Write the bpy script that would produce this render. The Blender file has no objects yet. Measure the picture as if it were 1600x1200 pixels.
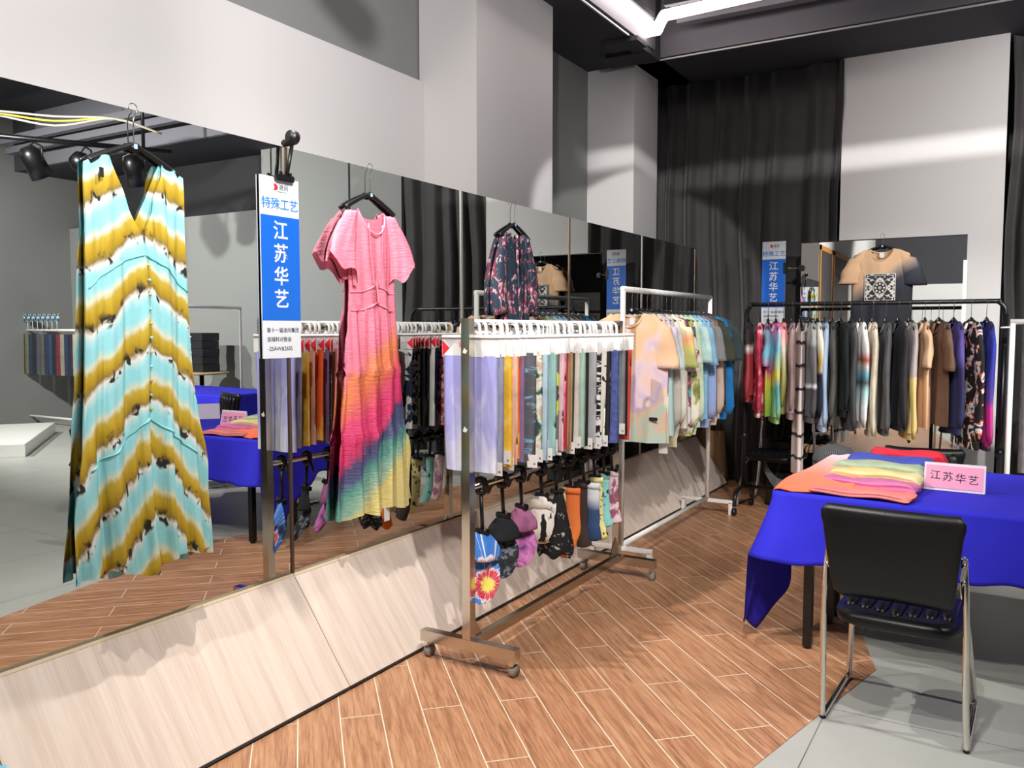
import bpy, bmesh, math, random
from mathutils import Vector, Matrix
random.seed(7)
sc = bpy.context.scene
COL = sc.collection
PI = math.pi
# ---------------------------------------------------------------- camera, world, exposure, lamps
cam = bpy.data.cameras.new('camera'); cam.lens = 29.41; cam.sensor_width = 36; cam.clip_start = 0.05
co = bpy.data.objects.new('camera', cam); COL.objects.link(co)
co.location = (2.64, 0, 1.5); co.rotation_euler = (math.radians(90 - 3.852), 0, math.radians(30.932))
sc.camera = co
sc.view_settings.view_transform = 'Standard'; sc.view_settings.look = 'None'
sc.view_settings.exposure = -0.9; sc.view_settings.gamma = 1.0
sc.view_settings.use_curve_mapping = False
w = bpy.data.worlds.new('world'); sc.world = w; w.use_nodes = True
w.node_tree.nodes['Background'].inputs[0].default_value = (0.9, 0.95, 1.0, 1)
w.node_tree.nodes['Background'].inputs[1].default_value = 0.3
sc.cycles.max_bounces = 10; sc.cycles.glossy_bounces = 6; sc.cycles.diffuse_bounces = 4
sc.cycles.caustics_reflective = False; sc.cycles.caustics_refractive = False
sc.cycles.sample_clamp_indirect = 6.0
sc.cycles.use_denoising = True

LAMPS = [  # name, position, target, watts, cone deg, blend, radius, colour
    ('dress', (0.02, 0.75, 3.75), (0.35, 2.4, 0.5), 340, 72, .5, .02, (1, .97, .93)),  # added spot standing in for light the mirror throws down onto the boards
    ('table', (2.1, 0.9, 3.75), (1.9, 3.6, 0.4), 430, 80, .5, .03, (1, .97, .93)),
    ('panel', (3.6, 0.1, 3.75), (-0.8, 2.0, 3.0), 1900, 60, .9, .04, (1, .97, .96)),
    ('rack', (3.2, 1.2, 3.75), (0.9, 5.1, 0.7), 340, 42, .5, .03, (1, .97, .93)),
    ('column', (1.9, 1.6, 3.6), (-0.30, 7.2, 1.9), 1700, 20, .12, .03, (1, .98, .96)),
    ('backrack', (2.9, 2.4, 3.75), (1.75, 6.8, 0.75), 900, 42, .4, .03, (1, .97, .93)),
    ('floor', (0.03, 2.6, 3.75), (1.25, 3.6, 0), 560, 92, .5, .02, (1, .96, .91)),  # added spot in place of mirror bounce, throws rack shadows into the aisle
    ('band', (2.2, 2.6, 3.75), (1.1, 8.06, 3.0), 1500, 48, .3, .003, (1, .98, .96)),  # unseen spot added for the light band on the back wall
    ('boards', (2.3, 1.7, 3.75), (0.25, 2.7, 0.35), 640, 84, .7, .03, (1, .97, .93)),  # added front fill that brightens the leaning boards
    ('pillar', (2.5, -0.4, 3.75), (-0.6, 4.6, 2.7), 900, 34, .6, .03, (1, .97, .96)),
    ('tables', (4.6, 2.6, 3.75), (3.7, 4.6, 0.0), 520, 84, .6, .05, (1, .98, .95)),
    ('aisle', (5.6, 3.4, 3.75), (5.6, 8.1, 1.2), 2600, 110, .6, .06, (1, .98, .95)),  # added fill for the grey hall wall reflected in the mirror
    ('far', (8.4, 3.4, 3.75), (8.6, 8.1, 1.0), 2600, 110, .6, .06, (1, .98, .95)),  # added fill for the far end of the hall in the reflection
    ('behind', (2.8, -2.2, 3.75), (1.2, -5.0, 1.6), 2200, 120, .6, .06, (1, .98, .95)),
]
# ---------------------------------------------------------------- helpers
def lin(c):
    if isinstance(c, str):
        c = [int(c[i:i+2], 16)/255 for i in (0, 2, 4)]
    return tuple((v/12.92 if v <= .04045 else ((v+.055)/1.055)**2.4) for v in c[:3]) + (1,)

class NT:
    def __init__(s, name):
        s.m = bpy.data.materials.new(name); s.m.use_nodes = True
        s.t = s.m.node_tree; s.n = s.t.nodes; s.b = s.n['Principled BSDF']
    def new(s, typ, **kw):
        n = s.n.new(typ)
        for k, v in kw.items(): setattr(n, k, v)
        return n
    def link(s, a, b): s.t.links.new(a, b)
    def math(s, op, a, b=None, clamp=False):
        n = s.new('ShaderNodeMath', operation=op, use_clamp=clamp)
        for i, v in enumerate((a, b)):
            if v is None: continue
            if hasattr(v, 'is_output'): s.link(v, n.inputs[i])
            else: n.inputs[i].default_value = v
        return n.outputs[0]
    def ramp(s, fac, stops, interp='LINEAR'):
        n = s.new('ShaderNodeValToRGB'); cr = n.color_ramp; cr.interpolation = interp
        while len(cr.elements) < len(stops): cr.elements.new(1)
        for e, (p, c) in zip(cr.elements, stops): e.position = p; e.color = lin(c)
        s.link(fac, n.inputs[0]); return n.outputs[0]
    def mix(s, fac, a, b):
        n = s.new('ShaderNodeMix', data_type='RGBA')
        if hasattr(fac, 'is_output'): s.link(fac, n.inputs[0])
        else: n.inputs[0].default_value = fac
        for i, v in ((6, a), (7, b)):
            if hasattr(v, 'is_output'): s.link(v, n.inputs[i])
            else: n.inputs[i].default_value = lin(v)
        return n.outputs[2]
    def noise(s, vec, scale, detail=3, rough=.5, dist=0.):
        n = s.new('ShaderNodeTexNoise'); n.inputs['Scale'].default_value = scale
        n.inputs['Detail'].default_value = detail; n.inputs['Roughness'].default_value = rough
        n.inputs['Distortion'].default_value = dist
        s.link(vec, n.inputs['Vector']); return n.outputs['Fac']
    def obj(s): return s.new('ShaderNodeTexCoord').outputs['Object']
    def mapping(s, vec, scale=(1, 1, 1), rot=(0, 0, 0), loc=(0, 0, 0)):
        n = s.new('ShaderNodeMapping'); n.inputs['Scale'].default_value = scale
        n.inputs['Rotation'].default_value = rot; n.inputs['Location'].default_value = loc
        s.link(vec, n.inputs['Vector']); return n.outputs[0]
    def sep(s, vec):
        n = s.new('ShaderNodeSeparateXYZ'); s.link(vec, n.inputs[0]); return n.outputs
    def comb(s, x, y, z):
        n = s.new('ShaderNodeCombineXYZ')
        for i, v in enumerate((x, y, z)):
            if hasattr(v, 'is_output'): s.link(v, n.inputs[i])
            else: n.inputs[i].default_value = v
        return n.outputs[0]
    def bump(s, h, strength, dist=.01):
        n = s.new('ShaderNodeBump'); n.inputs['Strength'].default_value = strength; n.inputs['Distance'].default_value = dist
        s.link(h, n.inputs['Height']); s.link(n.outputs[0], s.b.inputs['Normal'])
    def sheer(s, c, f):                       # thin cloth lets some light through
        tr = s.new('ShaderNodeBsdfTranslucent'); s.link(c, tr.inputs[0]); mx = s.new('ShaderNodeMixShader'); mx.inputs[0].default_value = f
        s.link(s.b.outputs[0], mx.inputs[1]); s.link(tr.outputs[0], mx.inputs[2]); s.link(mx.outputs[0], s.n['Material Output'].inputs[0])
    def base(s, c, rough=.6, metal=0.):
        if hasattr(c, 'is_output'): s.link(c, s.b.inputs['Base Color'])
        else: s.b.inputs['Base Color'].default_value = lin(c)
        s.b.inputs['Roughness'].default_value = rough; s.b.inputs['Metallic'].default_value = metal
        return s.m

_mc = {}
def mat(name, c, rough=.6, metal=0., bump=None):
    if name in _mc: return _mc[name]
    t = NT(name); t.base(c, rough, metal)
    if bump: t.bump(t.noise(t.obj(), bump[0], 4), bump[1], .004)
    _mc[name] = t.m; return t.m
def plain(c, rough=.85):                 # dyed plain cloth with a faint weave and fade
    k = 'cloth_' + c
    if k in _mc: return _mc[k]
    t = NT(k); o = t.obj()
    r = [max(0, int(int(c[i:i+2], 16)*.86)) for i in (0, 2, 4)]
    col = t.ramp(t.noise(o, 7, 4, .6), [(.3, '%02x%02x%02x' % tuple(r)), (.62, c)])
    t.base(col, rough); t.bump(t.noise(t.mapping(o, (1, 1, .35)), 26, 3), .25, .01)
    _mc[k] = t.m; return t.m
def dye(name, stops, ax=(0, 0, 1), off=0., gain=1., nscale=6., namp=.3, stretch=(1, 1, 1), spots=None, interp='LINEAR', bump=.25, absx=0., rep=None, rough=.85):
    """t = gain*(p.ax)+absx*|x|+off + noise -> ramp ; spots=(colour, scale, lo, hi)"""
    if name in _mc: return _mc[name]
    t = NT(name); o = t.obj(); x, y, z = t.sep(o)
    nz = t.noise(t.mapping(o, stretch), nscale, 3, .55, .4)
    v = t.math('MULTIPLY', x, ax[0]*gain)
    v = t.math('ADD', v, t.math('MULTIPLY', z, ax[2]*gain))
    v = t.math('ADD', v, t.math('MULTIPLY', y, ax[1]*gain))
    if absx: v = t.math('ADD', v, t.math('MULTIPLY', t.math('ABSOLUTE', x), absx))
    v = t.math('ADD', v, off - namp/2)
    v = t.math('ADD', v, t.math('MULTIPLY', nz, namp))
    if rep: v = t.math('FRACT', t.math('MULTIPLY', v, rep))
    c = t.ramp(v, stops, interp)
    if spots:
        s = t.noise(t.mapping(o, (1, 1, .8), loc=(3.1, 1, 2)), spots[1], 2, .5, .6)
        f = t.ramp(s, [(spots[2], '000000'), (spots[3], 'ffffff')])
        c = t.mix(f, c, spots[0])
    t.base(c, rough)
    if bump: t.bump(t.noise(t.mapping(o, (1, 1, .35)), 26, 3), bump, .01)
    _mc[name] = t.m; return t.m

class MB:
    def __init__(s): s.bm = bmesh.new()
    def box(s, c, d, rot=None, bev=0.):
        r = bmesh.ops.create_cube(s.bm, size=1)
        m = Matrix.Translation(c) @ (rot.to_matrix().to_4x4() if rot else Matrix()) @ Matrix.Diagonal((d[0], d[1], d[2], 1))
        bmesh.ops.transform(s.bm, matrix=m, verts=r['verts'])
        if bev:
            es = {e for v in r['verts'] for e in v.link_edges}
            bmesh.ops.bevel(s.bm, geom=list(es), offset=bev, segments=2, affect='EDGES')
        return s
    def loft(s, rings, closed=True, cap0=True, cap1=True):
        vr = [[s.bm.verts.new(p) for p in r] for r in rings]
        for a, b in zip(vr, vr[1:]):
            n = len(a); k = n if closed else n-1
            for i in range(k): s.bm.faces.new((a[i], a[(i+1) % n], b[(i+1) % n], b[i]))
        if closed and cap0 and len(vr[0]) > 2: s.bm.faces.new(vr[0][::-1])
        if closed and cap1 and len(vr[-1]) > 2: s.bm.faces.new(vr[-1])
        return s
    def tube(s, pts, r, n=10, flat=1., caps=True):
        pts = [Vector(p) for p in pts]; rings = []
        rr = r if isinstance(r, (list, tuple)) else [r]*len(pts)
        up = None
        for i, p in enumerate(pts):
            d = (pts[min(i+1, len(pts)-1)] - pts[max(i-1, 0)]).normalized()
            if up is None:
                up = Vector((0, 0, 1)) if abs(d.z) < .9 else Vector((0, 1, 0))
            u = (up - d*up.dot(d)); u = u.normalized() if u.length > 1e-5 else d.orthogonal().normalized()
            up = u; v = d.cross(u)
            rings.append([p + u*rr[i]*math.cos(a) + v*rr[i]*flat*math.sin(a) for a in [2*PI*k/n for k in range(n)]])
        return s.loft(rings, True, caps, caps)
    def sqtube(s, a, b, wx, wy):             # square bar between two points (wx, wy cross-section)
        a, b = Vector(a), Vector(b); d = b - a
        q = d.to_track_quat('Z', 'Y'); return s.box((a+b)/2, (wx, wy, d.length), q)
    def lathe(s, prof, n=20, c=(0, 0, 0)):
        rings = [[(c[0]+r*math.cos(2*PI*k/n), c[1]+r*math.sin(2*PI*k/n), c[2]+z) for k in range(n)] for r, z in prof]
        return s.loft(rings)
    def prism(s, pts, d):                     # polygon pts (3d) extruded by vector d
        d = Vector(d); a = [Vector(p) for p in pts]
        return s.loft([a, [p+d for p in a]])
    def sheet(s, grid):
        return s.loft(grid, False)
def bez(pts, n=8):                            # Catmull-Rom through pts
    P = [Vector(p) for p in pts]; P = [2*P[0]-P[1]] + P + [2*P[-1]-P[-2]]; out = []
    for i in range(1, len(P)-2):
        for k in range(n):
            t = k/n; a, b, c, d = P[i-1:i+3]
            out.append(.5*((2*b)+(c-a)*t+(2*a-5*b+4*c-d)*t*t+(3*b-a-3*c+d)*t**3))
    out.append(P[-2]); return out
def link(o, parent=None):
    COL.objects.link(o)
    if parent: o.parent = parent
    return o
def obj(name, mb, m, parent=None, smooth=False, loc=None, rot=None):
    bm = mb.bm; bmesh.ops.recalc_face_normals(bm, faces=bm.faces)
    me = bpy.data.meshes.new(name); bm.to_mesh(me); bm.free()
    if m: me.materials.append(m)
    if smooth:
        for p in me.polygons: p.use_smooth = True
    o = bpy.data.objects.new(name, me); link(o, parent)
    if loc: o.location = loc
    if rot: o.rotation_euler = rot
    return o
def tag(o, label, cat, group=None, kind=None):
    o['label'] = label; o['category'] = cat
    if group: o['group'] = group
    if kind: o['kind'] = kind
    return o
def thing(name, label, cat, loc=(0, 0, 0), rz=0., group=None):
    o = bpy.data.objects.new(name, None); o.empty_display_size = .05; link(o)
    o.location = loc; o.rotation_euler = (0, 0, rz); return tag(o, label, cat, group)
def struct(name, mb, m, smooth=False):
    o = obj(name, mb, m, None, smooth); o['kind'] = 'structure'; return o
def part_label(o, s): o['label'] = s; return o
def copy_tree(root, loc, rz=None, label=None):
    r = root.copy(); COL.objects.link(r); r.location = loc
    if rz is not None: r.rotation_euler = (0, 0, rz)
    if label: r['label'] = label
    for ch in list(root.children):
        c = ch.copy(); COL.objects.link(c); c.parent = r
        for g in list(ch.children):
            d = g.copy(); COL.objects.link(d); d.parent = c
    return r
def text(name, body, size, m, parent, loc, rot=(PI/2, 0, 0), ext=.0008, spacing=1., bold=0.):
    cu = bpy.data.curves.new(name, 'FONT'); cu.body = body; cu.size = size; cu.extrude = ext
    cu.align_x = 'CENTER'; cu.align_y = 'CENTER'; cu.resolution_u = 3; cu.space_character = spacing; cu.offset = bold*size
    t = bpy.data.objects.new('tmp', cu); COL.objects.link(t)
    bpy.context.view_layer.update()
    me = bpy.data.meshes.new_from_object(t.evaluated_get(bpy.context.evaluated_depsgraph_get()))
    bpy.data.objects.remove(t); me.materials.clear(); me.materials.append(m)
    o = bpy.data.objects.new(name, me); link(o, parent); o.location = loc; o.rotation_euler = rot
    return o
def sm(a, b, x):
    t = max(0, min(1, (x-a)/(b-a))); return t*t*(3-2*t)
def tab(T, x):                                # piecewise-linear table lookup, T sorted by x descending or ascending
    T = sorted(T)
    if x <= T[0][0]: return T[0][1]
    for (a, u), (b, v) in zip(T, T[1:]):
        if x <= b: return u + (v-u)*(x-a)/(b-a)
    return T[-1][1]

# ---------------------------------------------------------------- materials of the place
M = {}
M['white_wall'] = mat('white_wall_paint', 'dcd9d8', .75, 0, (60, .04))
M['grey_wall'] = mat('grey_wall_paint', '8c8d8b', .8, 0, (60, .04))
M['dark_ceiling'] = mat('charcoal_ceiling_paint', '3a3a40', .8, 0, (40, .05))
M['black_metal'] = mat('black_powder_coat', '0e0e10', .35, .0)
M['white_metal'] = mat('white_powder_coat', 'e8e6e2', .35)
M['black_plastic'] = mat('black_plastic', '0c0c0e', .4)
M['white_plastic'] = mat('white_plastic', 'f0efee', .4)
M['chrome'] = mat('chrome', 'd8d4cc', .12, 1.)
M['steel'] = mat('polished_steel', 'c9c2b6', .16, 1.)
M['leather'] = mat('black_leatherette', '0a0a0c', .38, 0, (120, .12))
M['white_card'] = mat('white_card', 'eeecea', .6)
M['red'] = mat('red_print', 'd81e30', .6)
M['blue_print'] = mat('blue_print', '0a66d2', .45)
M['white_print'] = mat('white_print', 'dfe4ea', .45)
M['blue_letter'] = mat('light_blue_print', '1c7fd4', .5)
M['black_print'] = mat('black_print', '1c1c22', .5)
M['leather'].node_tree.nodes['Principled BSDF'].inputs['Specular IOR Level'].default_value = .3
M['rubber'] = mat('grey_rubber', '8d8980', .6)

def floor_tile():
    t = NT('grey_cement_tile'); o = t.obj()
    b = t.new('ShaderNodeTexBrick'); b.offset = .0
    b.inputs['Scale'].default_value = 1; b.inputs['Brick Width'].default_value = .8; b.inputs['Row Height'].default_value = 1.6
    b.inputs['Mortar Size'].default_value = .0025; b.inputs['Mortar'].default_value = lin('55554f')
    b.inputs['Color1'].default_value = lin('a9a9a2'); b.inputs['Color2'].default_value = lin('a2a29c')
    t.link(t.mapping(o, loc=(.342, -.2, 0)), b.inputs['Vector'])
    n = t.noise(o, 2.5, 6, .65)
    c = t.mix(t.ramp(n, [(.35, '000000'), (.7, 'ffffff')]), b.outputs['Color'], 'b6b6ae')
    nn = t.new('ShaderNodeMix', data_type='RGBA'); nn.inputs[0].default_value = .5
    t.link(b.outputs['Color'], nn.inputs[6]); t.link(c, nn.inputs[7])
    t.base(nn.outputs[2], .38); t.bump(n, .05, .003); return t.m
def wood_tile():
    t = NT('wood_plank_tile'); o = t.obj(); x, y, z = t.sep(o)
    u = t.math('ADD', t.math('MULTIPLY', t.math('SUBTRACT', x, y), .70711), 1.317-.45)
    v = t.math('SUBTRACT', t.math('MULTIPLY', t.math('ADD', x, y), .70711), 2.615)
    vec = t.comb(u, v, 0.)
    b = t.new('ShaderNodeTexBrick'); b.offset = .5; b.offset_frequency = 2
    for k, q in (('Scale', 1), ('Brick Width', .9), ('Row Height', .1575), ('Mortar Size', .0022), ('Mortar Smooth', .1), ('Bias', 0)): b.inputs[k].default_value = q
    b.inputs['Color1'].default_value = lin('a06e4e'); b.inputs['Color2'].default_value = lin('b28260'); b.inputs['Mortar'].default_value = lin('e3cdb4')
    t.link(vec, b.inputs['Vector'])
    # grain: long streaks plus cathedral rings, shifted per plank
    sx, sy, _ = t.sep(b.outputs['Color'])
    off = t.math('MULTIPLY', sx, 60)
    g = t.noise(t.comb(t.math('MULTIPLY', u, 1.6), t.math('ADD', t.math('MULTIPLY', v, 26), off), 0.), 2.2, 6, .65, .9)
    g2 = t.noise(t.comb(t.math('MULTIPLY', u, 5), t.math('ADD', t.math('MULTIPLY', v, 160), off), 0.), 2.0, 2, .6)
    k = t.ramp(t.math('ADD', t.math('MULTIPLY', g, .7), t.math('MULTIPLY', g2, .3)), [(.36, '74503a'), (.44, '946648'), (.50, 'ab7a58'), (.57, 'bb8d6a'), (.66, 'c69c7a')])
    m1 = t.mix(.74, b.outputs['Color'], k)
    col = t.mix(b.outputs['Fac'], m1, 'e6d2bc')
    t.base(col, .36); t.bump(t.math('SUBTRACT', t.math('MULTIPLY', g2, .3), b.outputs['Fac']), .25, .002); return t.m
def board_wood():
    t = NT('pale_wood_laminate'); o = t.obj()
    a = t.noise(t.mapping(o, (1, .35, .05)), 3.2, 5, .6, .3)
    a = t.noise(t.mapping(o, (2.2, .12, .12)), 7, 5, .65, .2)
    b = t.noise(t.mapping(o, (14, .4, .4)), 9, 2, .6)
    c = t.ramp(t.math('ADD', t.math('MULTIPLY', a, .7), t.math('MULTIPLY', b, .3)), [(.28, 'cbb7a8'), (.45, 'dac8ba'), (.55, 'e3d3c6'), (.70, 'eadccf')])
    t.base(c, .5); return t.m
M['tile'] = floor_tile(); M['wood'] = wood_tile(); M['board'] = board_wood()
M['board_edge'] = mat('board_edge_band', 'd9c5a6', .5)
def mirror_mat():
    t = NT('mirror_silver'); t.base('d2d5d3', .0, 1.); return t.m
M['mirror'] = mirror_mat()
def curtain_mat():
    t = NT('black_curtain_cloth'); o = t.obj()
    c = t.ramp(t.noise(o, 3, 3), [(.3, '2f2d2d'), (.7, '3a3737')])
    t.base(c, .7); t.b.inputs['Sheen Weight'].default_value = .25; return t.m
M['curtain'] = curtain_mat()
def emit(name, c, s):
    t = NT(name); t.base(c, .5); t.b.inputs['Emission Color'].default_value = lin(c); t.b.inputs['Emission Strength'].default_value = s; return t.m
M['led'] = emit('led_strip_glow', 'fff4ee', 16.)
M['lens'] = emit('lamp_lens_glow', 'fff6ea', 12.)

# ---------------------------------------------------------------- the room
EX, EY0, EY1 = 10.6, -6.0, 8.3
mb = MB(); mb.box((4.9, 1.1, -.05), (12.4, 14.6, .1)); struct('floor', mb, M['tile'])
poly = [(-.02, -1.5), (1.0, -1.5), (1.81, 2.27), (2.17, 3.89), (1.65, 5.75), (1.9, 6.3), (1.2, 8.25), (-.9, 8.25), (-.9, 3.0), (-.02, 3.0)]
mb = MB(); mb.prism([(x, y, -.02) for x, y in poly], (0, 0, .023)); o = struct('floor_wood_tile', mb, M['wood'])
mb = MB(); mb.box((4.9, 1.1, 4.75), (12.6, 14.8, .1)); struct('ceiling', mb, M['dark_ceiling'])
mb = MB()                                     # lower soffit beside the columns and along the back, and the stepped rim of the light coffer
mb.box((-.635, 1.0, 4.29), (.97, 14.6, .8)); mb.box((4.9, 7.85, 4.29), (12.4, 1.2, .8))
struct('ceiling_soffit', mb, M['dark_ceiling'])
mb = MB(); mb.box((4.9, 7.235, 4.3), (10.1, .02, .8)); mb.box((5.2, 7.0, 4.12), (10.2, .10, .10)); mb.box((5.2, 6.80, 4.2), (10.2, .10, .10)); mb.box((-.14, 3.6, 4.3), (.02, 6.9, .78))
struct('ceiling_coffer', mb, mat('lightened_coffer_grey', '6e6c74', .7))  # grey lightened to stand for the strips' glow on the recess faces
mb = MB()
for y in (5.2, 3.0, .8, -1.4, -3.6): mb.box((5.3, y, 4.5), (10.4, .22, .4))
for x in (3.4, 7.0): mb.box((x, .6, 4.55), (.26, 13, .3))
struct('ceiling_beam', mb, mat('dark_beam_paint', '4a4a4e', .7))
mb = MB(); mb.box((-.90, 1.0, 2.3), (.06, 14.4, 4.8)); struct('wall_left', mb, M['grey_wall'])
mb = MB(); mb.box((-.845, 1.55, 1.57), (.05, 6.16, 3.15)); struct('wall_left_bulkhead', mb, M['white_wall'])
mb = MB(); mb.box((-.63, 5.147, 1.945), (.46, 1.04, 3.89)); struct('column_near', mb, M['white_wall'])
mb = MB(); mb.box((-.69, 7.53, 1.945), (.58, .58, 3.89)); struct('column_far', mb, M['white_wall'])
mb = MB(); mb.box((1.893, 8.1, 1.945), (1.276, .08, 3.89)); struct('wall_back_panel', mb, M['white_wall'])
mb = MB(); mb.box((4.9, 8.33, 2.4), (12.4, .06, 4.8)); struct('wall_back', mb, mat('black_back_wall', '232326', .8))
mb = MB(); mb.box((4.2, 8.15, 1.945), (.82, .06, 3.89)); mb.box((5.38, 8.12, 2.2), (1.54, .06, 4.4)); mb.box((8.4, 8.12, 1.55), (4.4, .06, 3.1))
struct('wall_back_grey', mb, M['grey_wall'])
mb = MB(); mb.box((10.63, 1.1, 2.3), (.06, 14.6, 4.8)); struct('wall_right', mb, M['grey_wall'])
mb = MB(); mb.box((4.9, -6.03, 1.2), (12.4, .06, 2.6)); struct('wall_front', mb, M['white_wall'])
mb = MB(); mb.box((4.9, -6.03, 3.6), (12.4, .06, 2.2)); struct('wall_front_upper', mb, M['dark_ceiling'])
mb = MB(); mb.box((-.30, -2.38, 1.95), (.58, 7.24, 3.9)); struct('wall_left_front', mb, M['white_wall'])
# ceiling coffer light strips: one along the mirror side, one along the back
t = thing('light_strip', 'bright white light strip running along the mirror side ceiling recess, beside the corner', 'ceiling light', (-.06, 6.78, 4.02), 0, 'ceiling light strips')
mb = MB(); mb.tube([(0, 0, 0), (0, -5.5, 0)], .045, 10); obj('diffuser', mb, M['led'], t, True)
mb = MB(); mb.box((0, -2.75, .08), (.06, 5.5, .05)); obj('mounting_channel', mb, M['dark_ceiling'], t)
t = thing('light_strip', 'bright white light strip running along the back ceiling recess towards the white panel', 'ceiling light', (-.03, 6.80, 4.02), 0, 'ceiling light strips')
mb = MB(); mb.tube([(.14, -.2, 0), (1.3, -.27, 0)], .045, 10); mb.tube([(-.10, .03, -.02), (.02, .0, -.03), (.07, -.08, -.01), (.15, -.2, 0)], .045, 10); obj('diffuser', mb, M['led'], t, True)
mb = MB(); mb.tube([(2.05, .5, .0), (2.6, .5, .0)], .018, 10); obj('diffuser', mb, M['led'], t, True)
mb = MB(); mb.box((.72, -.24, .08), (1.1, .05, .05)); obj('mounting_channel', mb, M['dark_ceiling'], t)
mb = MB(); mb.box((2.5, 7.245, 3.885), (5.6, .012, .012)); mb.box((-.148, 3.5, 3.885), (.014, 6.0, .012)); mb.box((-.19, 7.0, 3.885), (.03, .45, .014))
struct('ceiling_lit_edge', mb, mat('pale_lit_edge', 'c9c9c8', .4))  # pale edges stand in for light caught along the recess rims
mb = MB(); mb.box((-.36, 7.02, 3.872), (.46, .30, .036)); mb.box((-.24, 6.66, 3.872), (.3, .22, .036)); mb.box((-.2, 6.9, 3.94), (.12, .5, .16))
struct('ceiling_duct', mb, M['dark_ceiling'])

# curtains
def curtain(name, x0, x1, y, z0, z1, label, seed, pitch=.25, amp=.06, rz=0.):
    rnd = random.Random(seed); n = int((x1-x0)/.012); g = []
    ph = [rnd.uniform(0, 6) for _ in range(4)]
    for k in range(11):
        z = z1 + (z0-z1)*k/10; s = .55 + .45*k/10; row = []
        for i in range(n+1):
            x = x0 + (x1-x0)*i/n
            q = 2*PI*x/pitch + 1.6*math.sin(x*3.1+ph[0]) + .9*math.sin(x*7+ph[1])
            yy = amp*s*(math.sin(q) + .35*math.sin(2*q+ph[2])) + .02*math.sin(z*2.2+x*4+ph[3])
            row.append((x + .02*math.sin(z*3+ph[1]), y+yy, z))
        g.append(row)
    mb = MB(); mb.sheet(g); o = obj(name, mb, M['curtain'], None, True); o.data.materials[0] = M['curtain']
    md = o.modifiers.new('thickness', 'SOLIDIFY'); md.thickness = .006
    return tag(o, label, 'curtain', 'black stage curtains')
curtain('stage_curtain', -.86, 1.25, 8.1, .01, 3.885, 'tall black pleated curtain between the far white column and the white wall panel', 3)
curtain('stage_curtain', 2.56, 3.8, 8.16, .01, 3.885, 'black pleated curtain to the right of the white wall panel', 5)

# wall of mirror panels and the boards leaning on it
JY = [1.26, 2.56, 3.86, 5.17, 6.48, 7.81]
MT = 2.252
def names(k): return ['behind the long tie-dye dress', 'between the blue sign and the pink dress', 'behind the floral kimono', 'behind the white rack of shirts', 'at the far end of the mirror wall beside the curtain'][k]
for k in range(0, 5):
    y0 = JY[k] if k >= 0 else 1.26 + 1.3*k; y1 = JY[k+1] if k >= 0 else y0+1.3
    t = thing('wall_mirror', 'tall frameless mirror panel %s' % names(k), 'mirror', (0, y0, 0), 0, 'mirror wall panels')
    L = y1-y0
    mb = MB(); mb.box((-.004, L/2, MT/2+.01), (.008, L-.004, MT-.02)); obj('glass', mb, M['mirror'], t)
    mb = MB(); mb.box((-.022, L/2, MT/2), (.024, L-.002, MT)); obj('backing_panel', mb, M['black_plastic'], t)
    mb = MB(); mb.box((.003, L, MT/2), (.006, .013, MT)); obj('joint_strip', mb, mat('bronze_strip', '6b5a4c', .35, .6) if k % 2 == 0 else mat('silver_strip', 'b9b6b0', .3, .8), t)
BL = math.hypot(.31, .42); BA = math.atan2(.42, .31)
def board(y0, y1, label):
    t = thing('leaning_board', label, 'board', (.318, y0, 0), 0, 'pale boards leaning on the mirror wall')
    t.rotation_euler = (0, 0, 0); L = y1-y0-.004
    rot = Matrix.Rotation(BA, 3, 'Y')
    h = obj('panel', MB().box((0, 0, 0), (L, .018, BL)), M['board'], t)
    # panel local: x along the wall, z up the slope
    ax = Vector((-.31, 0, .42)).normalized(); nx = Vector((0, 1, 0)); ny = ax.cross(nx).normalized()
    mw = Matrix((nx, ny, ax)).transposed()
    ML = Matrix.Translation(Vector((0, L/2, 0)) + ax*(BL/2+.014) + Vector((.012, 0, 0))) @ mw.to_4x4(); h.matrix_local = ML
    e = obj('edge_band', MB().box((0, 0, BL/2+.004), (L, .021, .012)), M['board_edge'], t); e.matrix_local = ML
    e = obj('bottom_edge', MB().box((0, 0, -BL/2-.004), (L, .02, .01)), mat('dark_edge', '2a211c', .6), t); e.matrix_local = ML
    return t
bl = ['pale wood grain board leaning on the mirror below the long tie-dye dress', 'pale wood grain board leaning on the mirror below the pink dress',
      'pale wood grain board leaning behind the hanging caps and socks', 'pale wood grain board leaning behind the far end of the steel rack', 'last pale wood grain board, leaning beside the curtain']
for k in range(5): board(JY[k]-.008, JY[k+1]-.008 if k < 4 else 7.88, bl[k])
board(-.04, JY[0]-.008, 'pale wood grain board at the bottom left corner with a scrap of blue tape')
t = thing('tape_scrap', 'scrap of light blue tape stuck on the nearest leaning board', 'tape', (.19, 1.245, .208))
h = obj('tape', MB().box((0, 0, 0), (.07, .03, .001)), mat('blue_tape', '7fd4f0', .5), t); h.rotation_euler = (0, BA, PI/2*0)
# mirror on the back wall
BMR = math.radians(.5)
t = thing('back_mirror', 'tall mirror standing against the white wall panel behind the black rack', 'mirror', (.985, 7.80, 0), BMR)
mb = MB(); mb.box((.65, -.004, 1.13), (1.3, .008, 2.24)); obj('glass', mb, M['mirror'], t)
mb = MB(); mb.box((.65, .015, 1.13), (1.304, .028, 2.26)); obj('backing_panel', mb, M['black_plastic'], t)
mb = MB(); mb.box((1.295, -.02, 1.6), (.03, .03, .9)); obj('edge_strip', mb, M['white_plastic'], t)

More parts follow.
